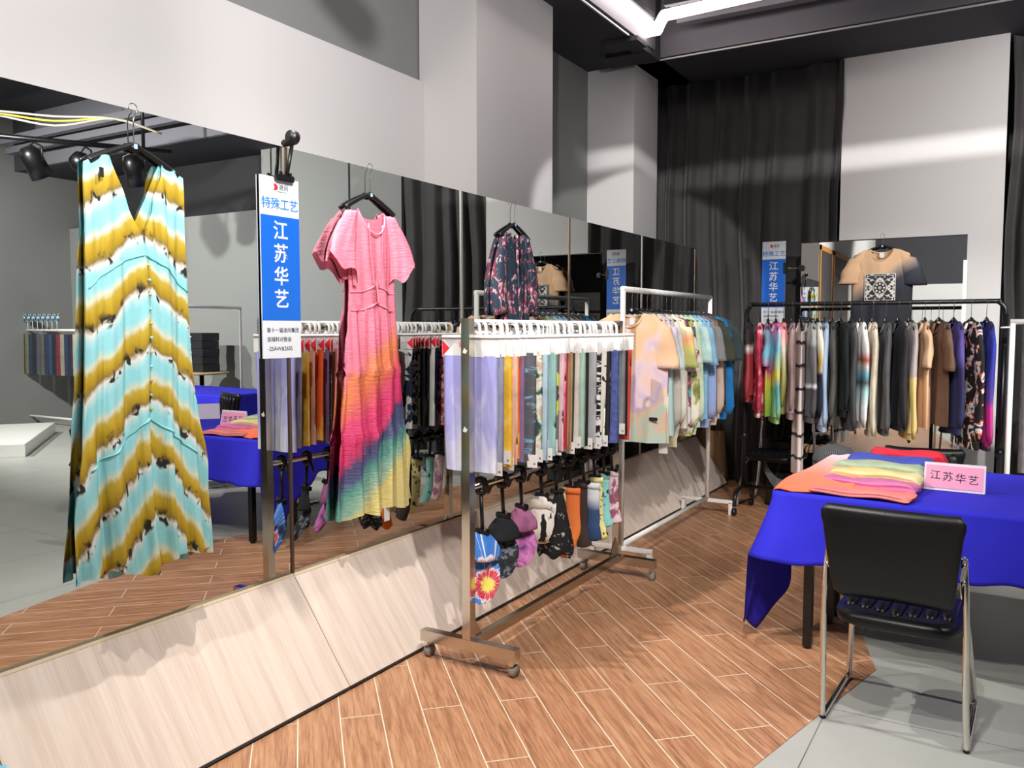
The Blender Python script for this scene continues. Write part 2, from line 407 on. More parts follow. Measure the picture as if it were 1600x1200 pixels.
# ---------------------------------------------------------------- cloth builder
def cloth_tube(wt, tt, L, top, fold, n=80, ns=30, hem=None, mb=None, cx=None, back=None):
    """front/back cloth shell hanging from z=0 to -L ; wt/tt half width/half depth tables by z ; top(xn, side) <=0"""
    mb = mb or MB(); rings = []; h = n//2
    U = [(-1+2*i/h, -1) for i in range(h)] + [(1-2*i/h, 1) for i in range(h)]
    for j in range(ns+1):
        s = (j/ns)**1.25; r = []
        for xn, sd in U:
            zt = top(xn, sd); zh = -L + (hem(xn, sd) if hem else 0); z = zt + (zh-zt)*s
            W = tab(wt, z); T = tab(tt, z); x = W*xn
            y = sd*T*(1-abs(xn)**2.6) + fold(x, z, sd)
            if cx: x += cx(z)
            if back is not None: y = min(y, back)
            r.append((x, y, z))
        rings.append(r)
    return mb.loft(rings, True, False, False)
def folds(A0, A1, L, k, ph, sharp=.3):
    def f(x, z, sd):
        d = min(1, max(0, -z/L)); A = A0 + (A1-A0)*d
        q = k*x + ph + 1.3*sd + .7*math.sin(5*z+ph)
        return A*(math.sin(q) + sharp*math.sin(2.3*q+ph) + .4*math.sin(.43*q+z*4))
    return f
def neck(nf, drop, back, slope, pw=2):
    def f(xn, sd):
        a = abs(xn)
        if a < nf: return -(drop if sd < 0 else back)*(1-(a/nf)**pw)**.6 if a < nf*.999 else 0
        return -slope*((a-nf)/(1-nf))**1.5
    return f
def sleeve(sd, W, zs, dx, Ls, r0, r1, flat=.5, y=0., n=18, ns=12, ph=0., cuff=None):
    """hanging sleeve as one closed tube from the shoulder point; cuff=(radius,length) gathers the end"""
    mb = MB(); rings = []
    for j in range(ns+1):
        s = j/ns; z = zs - Ls*s; x = sd*(W - .045 + dx*(1.25*s-.25*s*s)); r = r0+(r1-r0)*s
        if cuff and s > 1-cuff[1]/Ls: r = cuff[0]
        ring = []
        for k in range(n):
            a = 2*PI*k/n
            rr = r*(1+.07*math.sin(3*a+9*s+ph)+.05*math.sin(14*s+ph))
            k0 = min(1, .62+s*2.2)
            ring.append((x + sd*0 + rr*math.cos(a)*k0, y + flat*rr*math.sin(a)*k0 + .006*math.sin(7*s+ph), z + (.035*(1-s)*(-sd*math.cos(a)) if s < .15 else 0)))
        rings.append(ring)
    return mb.loft(rings)
_hb = {}
def hanger(loc, rz, label, group, hook_m='chrome', scale=1., hook_len=.11, body='black_plastic', width=.40):
    """coat hanger whose hook goes over a bar at loc; neck of the garment lies .15 below"""
    key = (hook_m, hook_len, body, width)
    t = thing('clothes_hanger', label, 'hanger', loc, rz, group)
    if key not in _hb:
        z0 = -hook_len
        mb = MB(); R = .017
        mb.tube([(0, 0, z0)] + [(0, 0, -R-.02)] + [(R*math.cos(a)-0, 0, R*math.sin(a)) for a in [math.radians(d) for d in (-60, -30, 0, 30, 60, 90, 120, 150, 180, 205)]], .0019, 6)
        a = obj('hook', mb, M[hook_m], t, True)
        mb = MB(); h = width/2
        pts = bez([(-h, 0, z0-.075), (-h*.8, 0, z0-.055), (-h*.4, 0, z0-.022), (-h*.15, 0, z0-.004), (0, 0, z0+.008), (h*.15, 0, z0-.004), (h*.4, 0, z0-.022), (h*.8, 0, z0-.055), (h, 0, z0-.075)], 4)
        mb.tube(pts, [.008+.005*min(1, abs(p.x)*5) for p in pts], 8, 1.0)
        mb.box((0, 0, z0-.002), (.05, .014, .03), None, .006)
        b = obj('arms', mb, M[body], t, True)
        mb = MB(); mb.box((0, -.009, z0), (.012, .003, .016)); c = obj('size_marker', mb, mat('pale_blue_tab', 'a8c8ee', .5), t)
        _hb[key] = (a.data, b.data, c.data)
    else:
        for nm, me in zip(('hook', 'arms', 'size_marker'), _hb[key]):
            link(bpy.data.objects.new(nm, me), t)
    return t
def garment(name, label, cat, group, loc, rz, m, W=.25, L=.68, D=.045, sl='short', sm_=None, seed=0, Ls=None, collar=None, cuff_m=None, hem_m=None, hood=False, lod=1., nk=(.36, .085, .02, .045), tag_=True, A=.012, tilt=0.):
    """shirt whose neck top lies at loc; lateral axis local X, front faces -Y"""
    rnd = random.Random(seed); ph = rnd.uniform(0, 6)
    wt = [(0, W*.86), (-.05, W*.93), (-.12, W*.98), (-.25, W), (-L, W*rnd.uniform(.98, 1.06))]
    tt = [(0, .012), (-.03, D*.55), (-.12, D), (-L*.6, D*1.05), (-L, D*1.1)]
    mb = cloth_tube(wt, tt, L, neck(*nk), folds(.002, A, L, rnd.uniform(26, 40), ph), int(64*lod), int(20*lod))
    o = obj(name, mb, m, None, True); o.location = loc; o.rotation_euler = (0, 0, rz); tag(o, label, cat, group)
    ms = sm_ or m
    if sl:
        Ls_ = Ls or (.24 if sl == 'short' else .56)
        for sd in (-1, 1):
            cf = (.036, .055) if sl == 'long' else None
            q = obj('sleeve', sleeve(sd, W*.93, -.035, ((.05 if 'rack' in (group or '') else .085) if sl == 'short' else .045), Ls_*rnd.uniform(.96, 1.05), .070, .090 if sl == 'short' else .060, D*10 if D < .05 else .55, 0, 18, 12, ph+sd, cf), ms, o, True)
    nf, dr, bk, _ = nk; w0 = W*.86*nf
    mb = MB(); pts = []
    for k in range(29):
        a = 2*PI*k/28; xn = math.cos(a); sd = -1 if math.sin(a) < 0 else 1
        dz = -(dr if sd < 0 else bk)*(1-abs(xn)**2)**.6
        pts.append((w0*xn, sd*(.010+tab(tt, dz))*math.sqrt(max(0, 1-xn*xn))*.9, dz-.004))
    mb.tube(pts, .0065, 6, 1.8); obj('collar', mb, collar or m, o, True)
    if tag_:
        mb = MB(); mb.box((0, .006, -.05), (.035, .002, .045)); part_label(obj('care_tag', mb, M['white_card'], o), 'small white label inside the neck')
    if hood:
        mb = MB(); rr = []
        for k in range(7):
            s = k/6; rr.append([(.11*(1-.15*s)*math.cos(2*PI*i/16), .05+.05*s+(.05-.02*s)*math.sin(2*PI*i/16), .03-.16*s+.03*math.cos(2*PI*i/16)**2) for i in range(16)])
        mb.loft(rr); obj('hood', mb, m, o, True)
    if hem_m:
        mb = MB(); rr = []
        for k in range(3):
            z = -L+.004-.028*k
            rr.append([(W*(.97-.02*k)*math.cos(2*PI*i/40), D*1.05*math.sin(2*PI*i/40), z) for i in range(40)])
        mb.loft(rr, True, False, False); obj('hem_band', mb, hem_m, o, True)
    return o

# ---------------------------------------------------------------- the three dresses on the mirror
FACE = PI/2                                   # local -Y turned to the room (+X)
def dress1_mat():
    t = NT('chevron_tie_dye'); o = t.obj(); x, y, z = t.sep(o)
    nz = t.noise(t.mapping(o, (1, 1, .4)), 9, 4, .6, .6)
    nb = t.noise(t.mapping(o, (1.4, 1, .8)), 24, 2, .5, .5)
    d = t.math('MULTIPLY', z, -1.)
    sl = t.math('ADD', .42, t.math('MULTIPLY', d, .5))
    ax = t.math('ABSOLUTE', t.math('SUBTRACT', x, .012))
    v = t.math('ADD', t.math('MULTIPLY', t.math('POWER', d, .93), 1.0), t.math('MULTIPLY', t.math('MULTIPLY', ax, sl), -1.))
    v = t.math('ADD', v, t.math('MULTIPLY', nz, .11))
    v = t.math('ADD', v, .02)
    f = t.math('FRACT', t.math('MULTIPLY', v, 5.45))
    c = t.ramp(f, [(0, 'f0ece6'), (.10, 'b4e6e8'), (.20, '9adde4'), (.40, '9cdfe4'), (.52, 'dfe4cc'), (.62, 'cdb03a'), (.82, 'b8960f'), (.92, '8f7a3c'), (1, 'efebe4')])
    # black blots along the lower edge of every yellow band
    band = t.ramp(f, [(.0, 'ffffff'), (.06, 'ffffff'), (.12, '000000'), (.78, '000000'), (.90, 'ffffff'), (1, 'ffffff')])
    blot = t.ramp(t.math('MULTIPLY', nb, 1.), [(.56, '000000'), (.61, 'ffffff')])
    k = t.new('ShaderNodeMix', data_type='RGBA', blend_type='MULTIPLY'); k.inputs[0].default_value = 1
    t.link(band, k.inputs[6]); t.link(blot, k.inputs[7])
    c2 = t.mix(k.outputs[2], c, '2c2622')
    t.base(c2, .8); t.bump(t.noise(t.mapping(o, (1, 1, .10)), 46, 4), .55, .009); t.sheer(c2, .16); return t.m
Y1 = 1.845; zt = 2.085
hanger((.016, Y1, MT), FACE, 'black hanger with a long wire hook holding the aqua and yellow dress', 'black hangers hooked over the mirror', hook_len=.13, width=.34)
def top1(xn, sd):
    a = abs(xn)
    if a < .48: return -(.30 if sd < 0 else .22)*(1-a/.48)**.85
    if a > .93: return -.06-.26*((a-.93)/.07)
    return -.010-.035*((a-.48)/.45)**2
wt = [(.0, .205), (-.1, .2), (-.25, .19), (-.34, .195), (-.5, .2), (-.8, .215), (-1.0, .235), (-1.2, .26), (-1.42, .275)]
tt = [(0, .006), (-.06, .018), (-.25, .026), (-.5, .03), (-1, .034), (-1.42, .04)]
_f = folds(.004, .018, 1.4, 62, .7, .4)
def f1(x, z, sd):
    g = .010*sm(-.9, -1.0, z)*math.sin(95*x+sd) + .006*sm(-.35, -.28, z)*math.sin(120*x)
    return _f(x, z, sd) + g - .016*min(1, max(0, -z/1.4))**2
dm = dress1_mat()
d1 = obj('maxi_dress', cloth_tube(wt, tt, 1.42, top1, f1, 200, 60, lambda xn, sd: .02*math.sin(6*xn+sd)-.012*(1-abs(xn)), back=.012), dm, None, True)
d1.location = (.018, Y1, zt); d1.rotation_euler = (0, 0, FACE)
tag(d1, 'long sleeveless V-neck dress in aqua and mustard chevron tie-dye with black spots', 'dress', 'dresses hung on the mirror wall')
aqua = plain('8fe0e4')
def on1(x, z): return -tab(tt, z)*(1-abs(x/tab(wt, z))**2.6) + f1(x, z, -1) - .003
for sd in (-1, 1):
    pts = []
    for k in range(25):
        s = k/24; x = sd*(.004+.186*s); z = -.335-.12*s**1.0-.05*math.sin(PI*s)*-.4
        pts.append((x, on1(x, z), z))
    obj('bust_seam', MB().tube(pts, .0035, 6), aqua, d1, True)
    pts = []
    for k in range(25):
        s = k/24; x = sd*(.004+.21*s); z = -.90-.16*s
        pts.append((x, on1(x, z), z))
    obj('skirt_seam', MB().tube(pts, .0035, 6), aqua, d1, True)
for k in range(11):
    z = -.37-.05*k; r = bmesh.new(); bmesh.ops.create_uvsphere(r, u_segments=8, v_segments=6, radius=.0055)
    mb = MB(); mb.bm.free(); mb.bm = r
    q = obj('button', mb, aqua if k % 2 else plain('d8b84a'), d1, True); q.location = (.012, on1(.012, z)-.003, z)
mb = MB(); mb.box((-.145, -.03, -.075), (.014, .003, .032)); part_label(obj('size_label', mb, M['black_print'], d1), 'small black label on the left strap')

Y2 = 3.08; z2 = 2.045
hanger((.016, Y2, MT), FACE, 'black hanger with a long wire hook holding the pink crinkled dress', 'black hangers hooked over the mirror', hook_len=.13, width=.34)
def dress2_mat():
    t = NT('pink_rainbow_gradient'); o = t.obj(); x, y, z = t.sep(o)
    nz = t.noise(t.mapping(o, (1.2, 1.2, .7)), 7, 4, .6, .5)
    v = t.math('ADD', t.math('MULTIPLY', z, -.70), t.math('MULTIPLY', x, .50))
    v = t.math('ADD', v, t.math('MULTIPLY', t.math('SUBTRACT', nz, .5), .20))
    c = t.ramp(v, [(0, 'f58ea4'), (.34, 'f58aa2'), (.43, 'f2809c'), (.50, 'ef8a55'), (.56, 'ea6e64'), (.62, 'e8467e'), (.695, 'e23a72'), (.735, '4b4a78'), (.775, '57618c'), (.82, '5fa898'), (.87, '9cc9b4'), (.92, 'efe08a'), (1, 'f2e59a')])
    t.base(c, .55)
    cr = t.noise(t.mapping(o, (14, 14, 95)), 1.0, 4, .6, .8)
    t.bump(cr, .55, .012); t.sheer(c, .16); return t.m
wt = [(0, .17), (-.05, .185), (-.2, .165), (-.36, .155), (-.46, .16), (-.6, .19), (-.85, .21), (-1.1, .245), (-1.42, .275)]
tt = [(0, .006), (-.05, .02), (-.36, .026), (-.46, .026), (-.7, .034), (-1.42, .05)]
_g = folds(.003, .016, 1.4, 55, 2.2, .4)
def f2(x, z, sd):
    g = 0
    for z0 in (-.46, -.75, -1.05):
        if z < z0: g += .008*math.exp((z-z0)*7)*math.sin(130*x+z0*9)
    g += .012*sm(-.2, -.34, z)*math.sin(70*x)*(1 if z > -.46 else 0)*.5
    return _g(x, z, sd)+g - .016*min(1, max(0, -z/1.4))**2 - .010*sum(math.exp(-((z-z0)/.02)**2) for z0 in (-.75, -1.05))*sd*-1
pm = dress2_mat()
d2 = obj('tiered_dress', cloth_tube(wt, tt, 1.42, neck(.52, .11, .035, .05), f2, 180, 60, lambda xn, sd: .012*math.sin(9*xn), back=.012), pm, None, True)
d2.location = (.018, Y2, z2); d2.rotation_euler = (0, 0, FACE)
tag(d2, 'pink crinkled short-sleeved dress fading to rainbow and pale yellow at the hem', 'dress', 'dresses hung on the mirror wall')
for sd in (-1, 1):                            # flutter sleeves
    rings = []
    for j in range(15):
        s = j/14; z = -.01-.27*s; xc = sd*(.135+.085*math.sin(s*1.57)); r = .035+.055*s**.8
        ring = []
        for k in range(32):
            a = 2*PI*k/32; rr = r*(1+.16*s*math.sin(4*a+sd)+.06*math.sin(9*a+6*s))
            ring.append((xc+rr*math.cos(a), min(.012, .5*rr*math.sin(a)-.012*s), z+.055*s*math.cos(a)*sd*(1 if s > .2 else 0)+.022*s*math.sin(4*a)))
        rings.append(ring)
    obj('flutter_sleeve', MB().loft(rings, True, True, False), pm, d2, True)
def on2(x, z): return -tab(tt, z)*(1-abs(x/tab(wt, z))**2.6) + f2(x, z, -1) - .003
for z0 in (-.37, -.455):
    pts = [(x, on2(x, z0+.035*math.cos(x*9.5)**6-.01), z0+.035*math.cos(x*9.5)**6-.01) for x in [-.155+.31*k/40 for k in range(41)]]
    obj('waist_piping', MB().tube(pts, .005, 6), plain('f48ca4'), d2, True)
pts = [(-.005, on2(0, -.33)-.004, -.33), (.0, on2(0, -.38)-.008, -.38), (.006, on2(0, -.42)-.006, -.43)]
obj('waist_tie', MB().tube(bez(pts), .005, 6), plain('f7a0b4'), d2, True)
pts = []
for k in range(41):
    a = 2*PI*k/40; xn = math.cos(a); s_ = -1 if math.sin(a) < 0 else 1
    pts.append((.092*xn, s_*(.034*math.sqrt(max(0, 1-xn*xn))), -(.11 if s_ < 0 else .035)*(1-xn*xn)**.6+.002))
obj('neck_binding', MB().tube(pts, .005, 6), plain('f391a8'), d2, True)
for x0 in (-.05, .055):                       # long pressed pleats down the bodice
    pts = [(x0*(1-.5*s), on2(x0*(1-.5*s), -.06-.3*s)-.002, -.06-.3*s) for s in [k/12 for k in range(13)]]
    obj('bodice_pleat', MB().tube(pts, .0045, 6), pm, d2, True)
mb = MB(); mb.box((.035, -.05, -1.44), (.04, .002, .075)); mb.box((.035, -.05, -1.40), (.002, .001, .05))
part_label(obj('price_tag', mb, M['white_card'], d2), 'white paper tag hanging at the hem')

Y3 = 4.41; z3 = 2.07
hanger((.016, Y3, MT), FACE, 'black hanger with a long wire hook holding the floral kimono', 'black hangers hooked over the mirror', hook_len=.13, width=.34)
def floral_mat():
    t = NT('dark_floral_print'); o = t.obj()
    n1 = t.noise(t.mapping(o, (1, 1, .6)), 15, 3, .6, 1.6); n2 = t.noise(t.mapping(o, (1, 1, .6), loc=(5, 2, 1)), 34, 3, .6, 1.2)
    c = t.mix(t.ramp(n1, [(.52, '000000'), (.55, 'ffffff')]), '1f3444', t.ramp(n2, [(.36, '5e162c'), (.46, '8a2a46'), (.52, 'b97488'), (.60, 'd8bcc2'), (.66, '6b1e38')]))
    t.base(c, .8); t.bump(t.noise(t.mapping(o, (1, 1, .3)), 26, 3), .3, .01); return t.m
fm = floral_mat()
wt = [(0, .16), (-.06, .175), (-.3, .17), (-.6, .165), (-.95, .17)]; tt = [(0, .006), (-.06, .02), (-.95, .03)]
k3 = obj('kimono_jacket', cloth_tube(wt, tt, .95, lambda xn, sd: (-.80*(1-abs(xn)/.30)**.9 if abs(xn) < .30 and sd < 0 else (-.03 if abs(xn) < .34 else -.06*((abs(xn)-.34)/.66)**1.4)), folds(.004, .02, .9, 50, 1.1), 120, 40, lambda xn, sd: -.18 if sd > 0 else .0, back=.012), fm, None, True)
k3.location = (.018, Y3, z3); k3.rotation_euler = (0, 0, FACE)
tag(k3, 'dark navy floral kimono with wide sleeves on a hanger behind the steel rack', 'kimono', 'dresses hung on the mirror wall')
for sd in (-1, 1):
    rings = []
    for j in range(13):
        s = j/12; z = -.02-.46*s; xc = sd*(.135+.06*math.sin(s*2.2)); r = .04+.05*math.sin(min(1, s*1.3)*1.57)
        rings.append([(xc+r*.75*math.cos(2*PI*k/24)*(1+.08*math.sin(3*k)), min(.012, .5*r*math.sin(2*PI*k/24)), z-sd*.02*math.cos(2*PI*k/24)) for k in range(24)])
    obj('wide_sleeve', MB().loft(rings), fm, k3, True)
    pts = [(sd*(.055-.03*s), -.045-.01*s, -.02-.62*s) for s in [k/10 for k in range(11)]]
    obj('front_band', MB().tube(pts, .009, 6, .6), fm, k3, True)

# ---------------------------------------------------------------- hanging signs
def sign(loc, rz, label, W=.222, H=.745):
    """blue and white hanging sign; local front is -Y, origin at the top centre"""
    t = thing('hanging_sign', label, 'sign', loc, rz, 'blue and white company signs')
    obj('sign_board', MB().box((0, 0, -H/2), (W, .006, H)), M['white_print'], t)
    obj('blue_field', MB().box((0, -.0035, -.158-.215), (W, .0012, .43)), M['blue_print'], t)
    text('heading_lettering', '特殊工艺', .051, M['blue_letter'], t, (0, -.0036, -.112), bold=.006)
    for k, ch in enumerate('江苏华艺'):
        text('company_lettering', ch, .082, M['white_print'], t, (.0, -.0046, -.222-.094*k), ext=.0006, bold=.015)
    for k, (s, z, x) in enumerate((('第十一届迪尚集团', .0225, .005), ('面辅料对接会', .0225, -.016), ('-25AW&26SS', .0245, -.012))):
        text('footer_lettering', s, z, M['black_print'], t, (x, -.0036, -.63-.038*k), ext=.0004)
    lg = obj('logo', MB().prism([(-.038, -.0034, -.028), (-.022, -.0034, -.027), (-.012, -.0034, -.034), (-.010, -.0034, -.045), (-.018, -.0034, -.053), (-.032, -.0034, -.054), (-.036, -.0034, -.050), (-.027, -.0034, -.047), (-.034, -.0034, -.044), (-.025, -.0034, -.041), (-.036, -.0034, -.036), (-.028, -.0034, -.034)], (0, -.0006, 0)), M['red'], t)
    text('logo_lettering', '迪尚', .027, M['black_print'], t, (.021, -.0036, -.040), ext=.0004)
    text('logo_lettering', 'DISHANG GROUP', .0062, M['black_print'], t, (.012, -.0036, -.058), ext=.0003)
    return t
sign((.009, 2.515, 2.118), FACE, 'blue and white hanging sign on the mirror between the long dress and the pink dress', .212)
def clip_arm(t, z0, L, axis=(0, 0, -1), jaw=(.06, .02, .03)):
    """black plastic clip: a grip at the origin, a stem of length L and a jaw at its end"""
    a = Vector(axis); mb = MB()
    mb.tube([(0, 0, .005), (0, 0, .0)], .004, 6)
    obj('stem', MB().tube([a*.02, a*L], .0065, 8), M['black_plastic'], t, True)
    return t
t = thing('sign_clip', 'black plastic clip gripping the mirror top and holding the blue sign beside the pink dress', 'clip', (.0, 2.56, MT), 0)
mb = MB(); mb.box((.02, 0, .016), (.07, .03, .028), None, .008); mb.tube([(.045, -.016, .035), (.045, .016, .035)], .028, 16); obj('grip', mb, M['black_plastic'], t, True)
mb = MB(); mb.tube([(.04, 0, .0), (.03, -.022, -.125)], .008, 8); obj('stem', mb, M['black_plastic'], t, True)
mb = MB(); mb.box((.026, -.03, -.135), (.02, .10, .026), None, .004); mb.box((.036, -.06, -.122), (.006, .014, .02)); mb.box((.036, -.008, -.122), (.006, .014, .02)); obj('jaw', mb, M['black_plastic'], t)
mb = MB(); mb.tube([(.03, -.05, -.01), (.03, -.05, -.125)], .004, 6); part_label(obj('release_wire', mb, M['chrome'], t), 'bright wire beside the stem')

# ---------------------------------------------------------------- steel rack with fabric swatches, caps and socks
RX, RY0, RY1, RZ = .62, 3.0, 4.6, 1.50
t = thing('garment_rack', 'shiny steel rolling garment rack loaded with fabric swatches on white hangers', 'rack', (RX, 3.8, 0))
for nm, y in (('upright', RY0), ('upright', RY1)):
    mb = MB(); mb.box((0, y-3.8, .83), (.042, .042, 1.42)); q = obj(nm, mb, M['steel'], t)
    mb = MB(); mb.box((0, y-3.8, .105), (.50, .045, .05)); obj('foot_bar', mb, M['steel'], t)
    d = 1 if y < 3.8 else -1
    mb = MB(); mb.prism([(-.004, y-3.8+d*.02, .13), (-.004, y-3.8+d*.10, .13), (-.004, y-3.8+d*.02, .24)], (.008, 0, 0)); obj('gusset', mb, M['steel'], t)
    for x in (-.225, .225):
        c = obj('caster_fork', MB().box((x, y-3.8, .068), (.018, .03, .03)), M['chrome'], t)
        mb = MB(); mb.tube([(x-.014, y-3.8+.012, .029), (x+.014, y-3.8+.012, .029)], .028, 16); obj('wheel', mb, M['rubber'], c, True)
obj('base_bar', MB().box((0, 0, .105), (.03, 1.56, .045)), M['steel'], t)
obj('top_rail', MB().tube([(0, -.8, RZ), (0, .8, RZ)], .013, 12), M['steel'], t, True)
obj('lower_rail', MB().tube([(0, -.8, .80), (0, .8, .80)], .013, 12), M['steel'], t, True)
for z in (1.40, 1.06):
    part_label(obj('tape_residue', MB().prism([(-.013, -.8212, z-.008), (.004, -.8212, z-.012), (.012, -.8212, z+.002), (.002, -.8212, z+.006), (-.004, -.8212, z+.014)], (0, -.0012, 0)), mat('white_tape', 'dcdad2', .7), t), 'torn white tape left on the upright')

S = []
def sw(y, what, m, L=.50, tagc=True): S.append((y, what, m, L, tagc))
P = plain
lav = dye('swatch_lavender', [(.25, '8f8fcd'), (.5, 'a3a2db'), (.62, 'cfd0ee'), (.75, 'eef0f6')], (0, 0, -1), .40, .55, 9, .55, (1.2, 1, .45))
sw(3.05, 'lavender marbled', lav, .51, False); sw(3.10, 'grey lavender', P('9a9cb4'), .50)
sw(3.15, 'mustard tie-dyed', dye('swatch_mustard', [(.2, 'c98f1a'), (.5, 'e6b430'), (.8, 'f3dfa0')], nscale=9, namp=1., off=.5, gain=0), .49)
sw(3.20, 'pale peach', P('e8b8a4'), .50); sw(3.245, 'orange and yellow tie-dyed', dye('swatch_orange', [(.2, 'd9551a'), (.45, 'e87420'), (.6, 'f0b83a'), (.8, 'f6e2c0')], (0, 0, -1), -.15, 1.6, 7, .9), .48)
sw(3.285, 'dusty purple', P('8d6c96'), .50); sw(3.34, 'slate grey with blue ripples', dye('swatch_slate', [(.35, '55565c'), (.5, '5f6168'), (.6, '7fb2d0'), (.66, '5a5c64')], (0, 0, 1), 0, 1., 12, .9, (.3, 1, 1.6), rep=3), .50)
sw(3.375, 'salmon', P('e39a7c'), .49); sw(3.43, 'navy, sage and white blotched', dye('swatch_camo', [(.3, '28384a'), (.42, '2f4a58'), (.47, '7fa070'), (.55, 'e6e6da'), (.65, 'd0a99a'), (.72, 'c4d060')], nscale=13, namp=1.2, off=.5, gain=0), .52)
sw(3.475, 'pale blue', P('b4cfe0'), .51); sw(3.51, 'violet mottled', dye('swatch_violet', [(.3, '8a84b4'), (.5, 'b5b2d4'), (.7, 'e4e4f0')], nscale=14, namp=1.2, off=.5, gain=0), .51)
sw(3.525, 'rust brown', P('b0623c'), .48); sw(3.54, 'light teal', P('9cc8c4'), .5)
def eye():
    t = NT('swatch_eye'); o = t.obj(); x, y, z = t.sep(o)
    r = t.math('ADD', t.math('POWER', t.math('MULTIPLY', t.math('SUBTRACT', x, .095), 14), 2.), t.math('POWER', t.math('MULTIPLY', t.math('ADD', z, .21), 8.5), 2.))
    r = t.math('ADD', t.math('MULTIPLY', r, .35), t.math('MULTIPLY', t.math('SUBTRACT', t.noise(o, 45, 2), .5), .25))
    t.base(t.ramp(r, [(0, '4a3060'), (.14, '4a3060'), (.17, 'c8d44a'), (.34, 'd4de5c'), (.40, '75716c'), (1, '6e6a66')]), .85); return t.m
sw(3.655, 'grey with a lime and purple spot', eye(), .50); sw(3.69, 'blush pink', P('ecc4cc'), .5)
sw(3.72, 'hot pink blotched', dye('swatch_pink', [(.3, '6a1f30'), (.45, 'd84070'), (.6, 'f08cae'), (.8, 'f6cbd8')], nscale=12, namp=1.2, off=.5, gain=0), .5)
sw(3.75, 'cherry red', P('b42a3c'), .49); sw(3.785, 'tan ribbed', P('b9936a'), .5); sw(3.815, 'dark olive', P('3c3a30'), .5)
sw(3.85, 'oatmeal', P('d8cfc4'), .5); sw(3.88, 'mint green', P('a8c6b4'), .51); sw(3.905, 'jet black', P('1c1c20'), .5)
ink = lambda n, a, b, sc, lo, hi, st=(1, 1, 1): dye('swatch_' + n, [(lo, a), (hi, b)], nscale=sc, namp=1.2, off=.5, gain=0, stretch=st)
sw(3.96, 'navy with white blots', ink('navyblot', '1c2444', 'e8e8ea', 8, .5, .54), .50); sw(3.995, 'light grey', P('b4b4b6'), .5)
sw(4.03, 'black and white crackle', ink('crackle', '17171c', 'efeeec', 26, .49, .52), .5); sw(4.065, 'black and white striped shibori', ink('shibori', '14161c', 'f1f0ee', 20, .48, .52, (.4, 1, 1.5)), .51)
sw(4.11, 'cream with black squares', ink('squares', '1e1e24', 'ebe6da', 15, .36, .39), .50); sw(4.15, 'soft black', P('26262a'), .5)
sw(4.19, 'black with white streaks', ink('streaks', 'ecebea', '1a1a1e', 12, .38, .42, (2.4, 1, .3)), .5); sw(4.22, 'off-white', P('e6e4de'), .5)
sw(4.29, 'indigo denim', dye('swatch_indigo', [(.3, '45508c'), (.6, '5b67a8'), (.8, '6c78b4')], nscale=30, namp=1, off=.5, gain=0), .52); sw(4.325, 'pink and red flecked', ink('fleck', 'a83a44', 'e9bcc0', 28, .45, .55), .5)
sw(4.36, 'grey teal', P('6f8f90'), .5); sw(4.39, 'ash grey', P('8c8c8e'), .49); sw(4.425, 'ink black', P('15151a'), .5)
sw(4.50, 'bright coral red', P('e2523c'), .53); sw(4.535, 'yellow to scarlet', dye('swatch_sunset', [(.1, '1a1a20'), (.35, '22222a'), (.48, 'e8c83a'), (.62, 'f0a030'), (.75, 'd8302a'), (1, 'e03428')], (0, 0, -1), 0, 1.9, 5, .12), .53)
def hook_bm():
    mb = MB(); pts = [(.036*math.cos(a), 0, .036*math.sin(a)) for a in []]
    prof = bez([(-.012, 0, -.03), (-.042, 0, -.03), (-.05, 0, -.012), (-.046, 0, .012), (-.03, 0, .026), (.0, 0, .028), (.03, 0, .026), (.046, 0, .012), (.05, 0, -.02), (.05, 0, -.045)], 4)
    mb.tube(prof, .0085, 8, .75); mb.box((0, 0, -.042), (.31, .012, .018), None, .004); return mb
_sw = None
GAP = ['near steel upright'] + [s[1]+' one' for s in S]
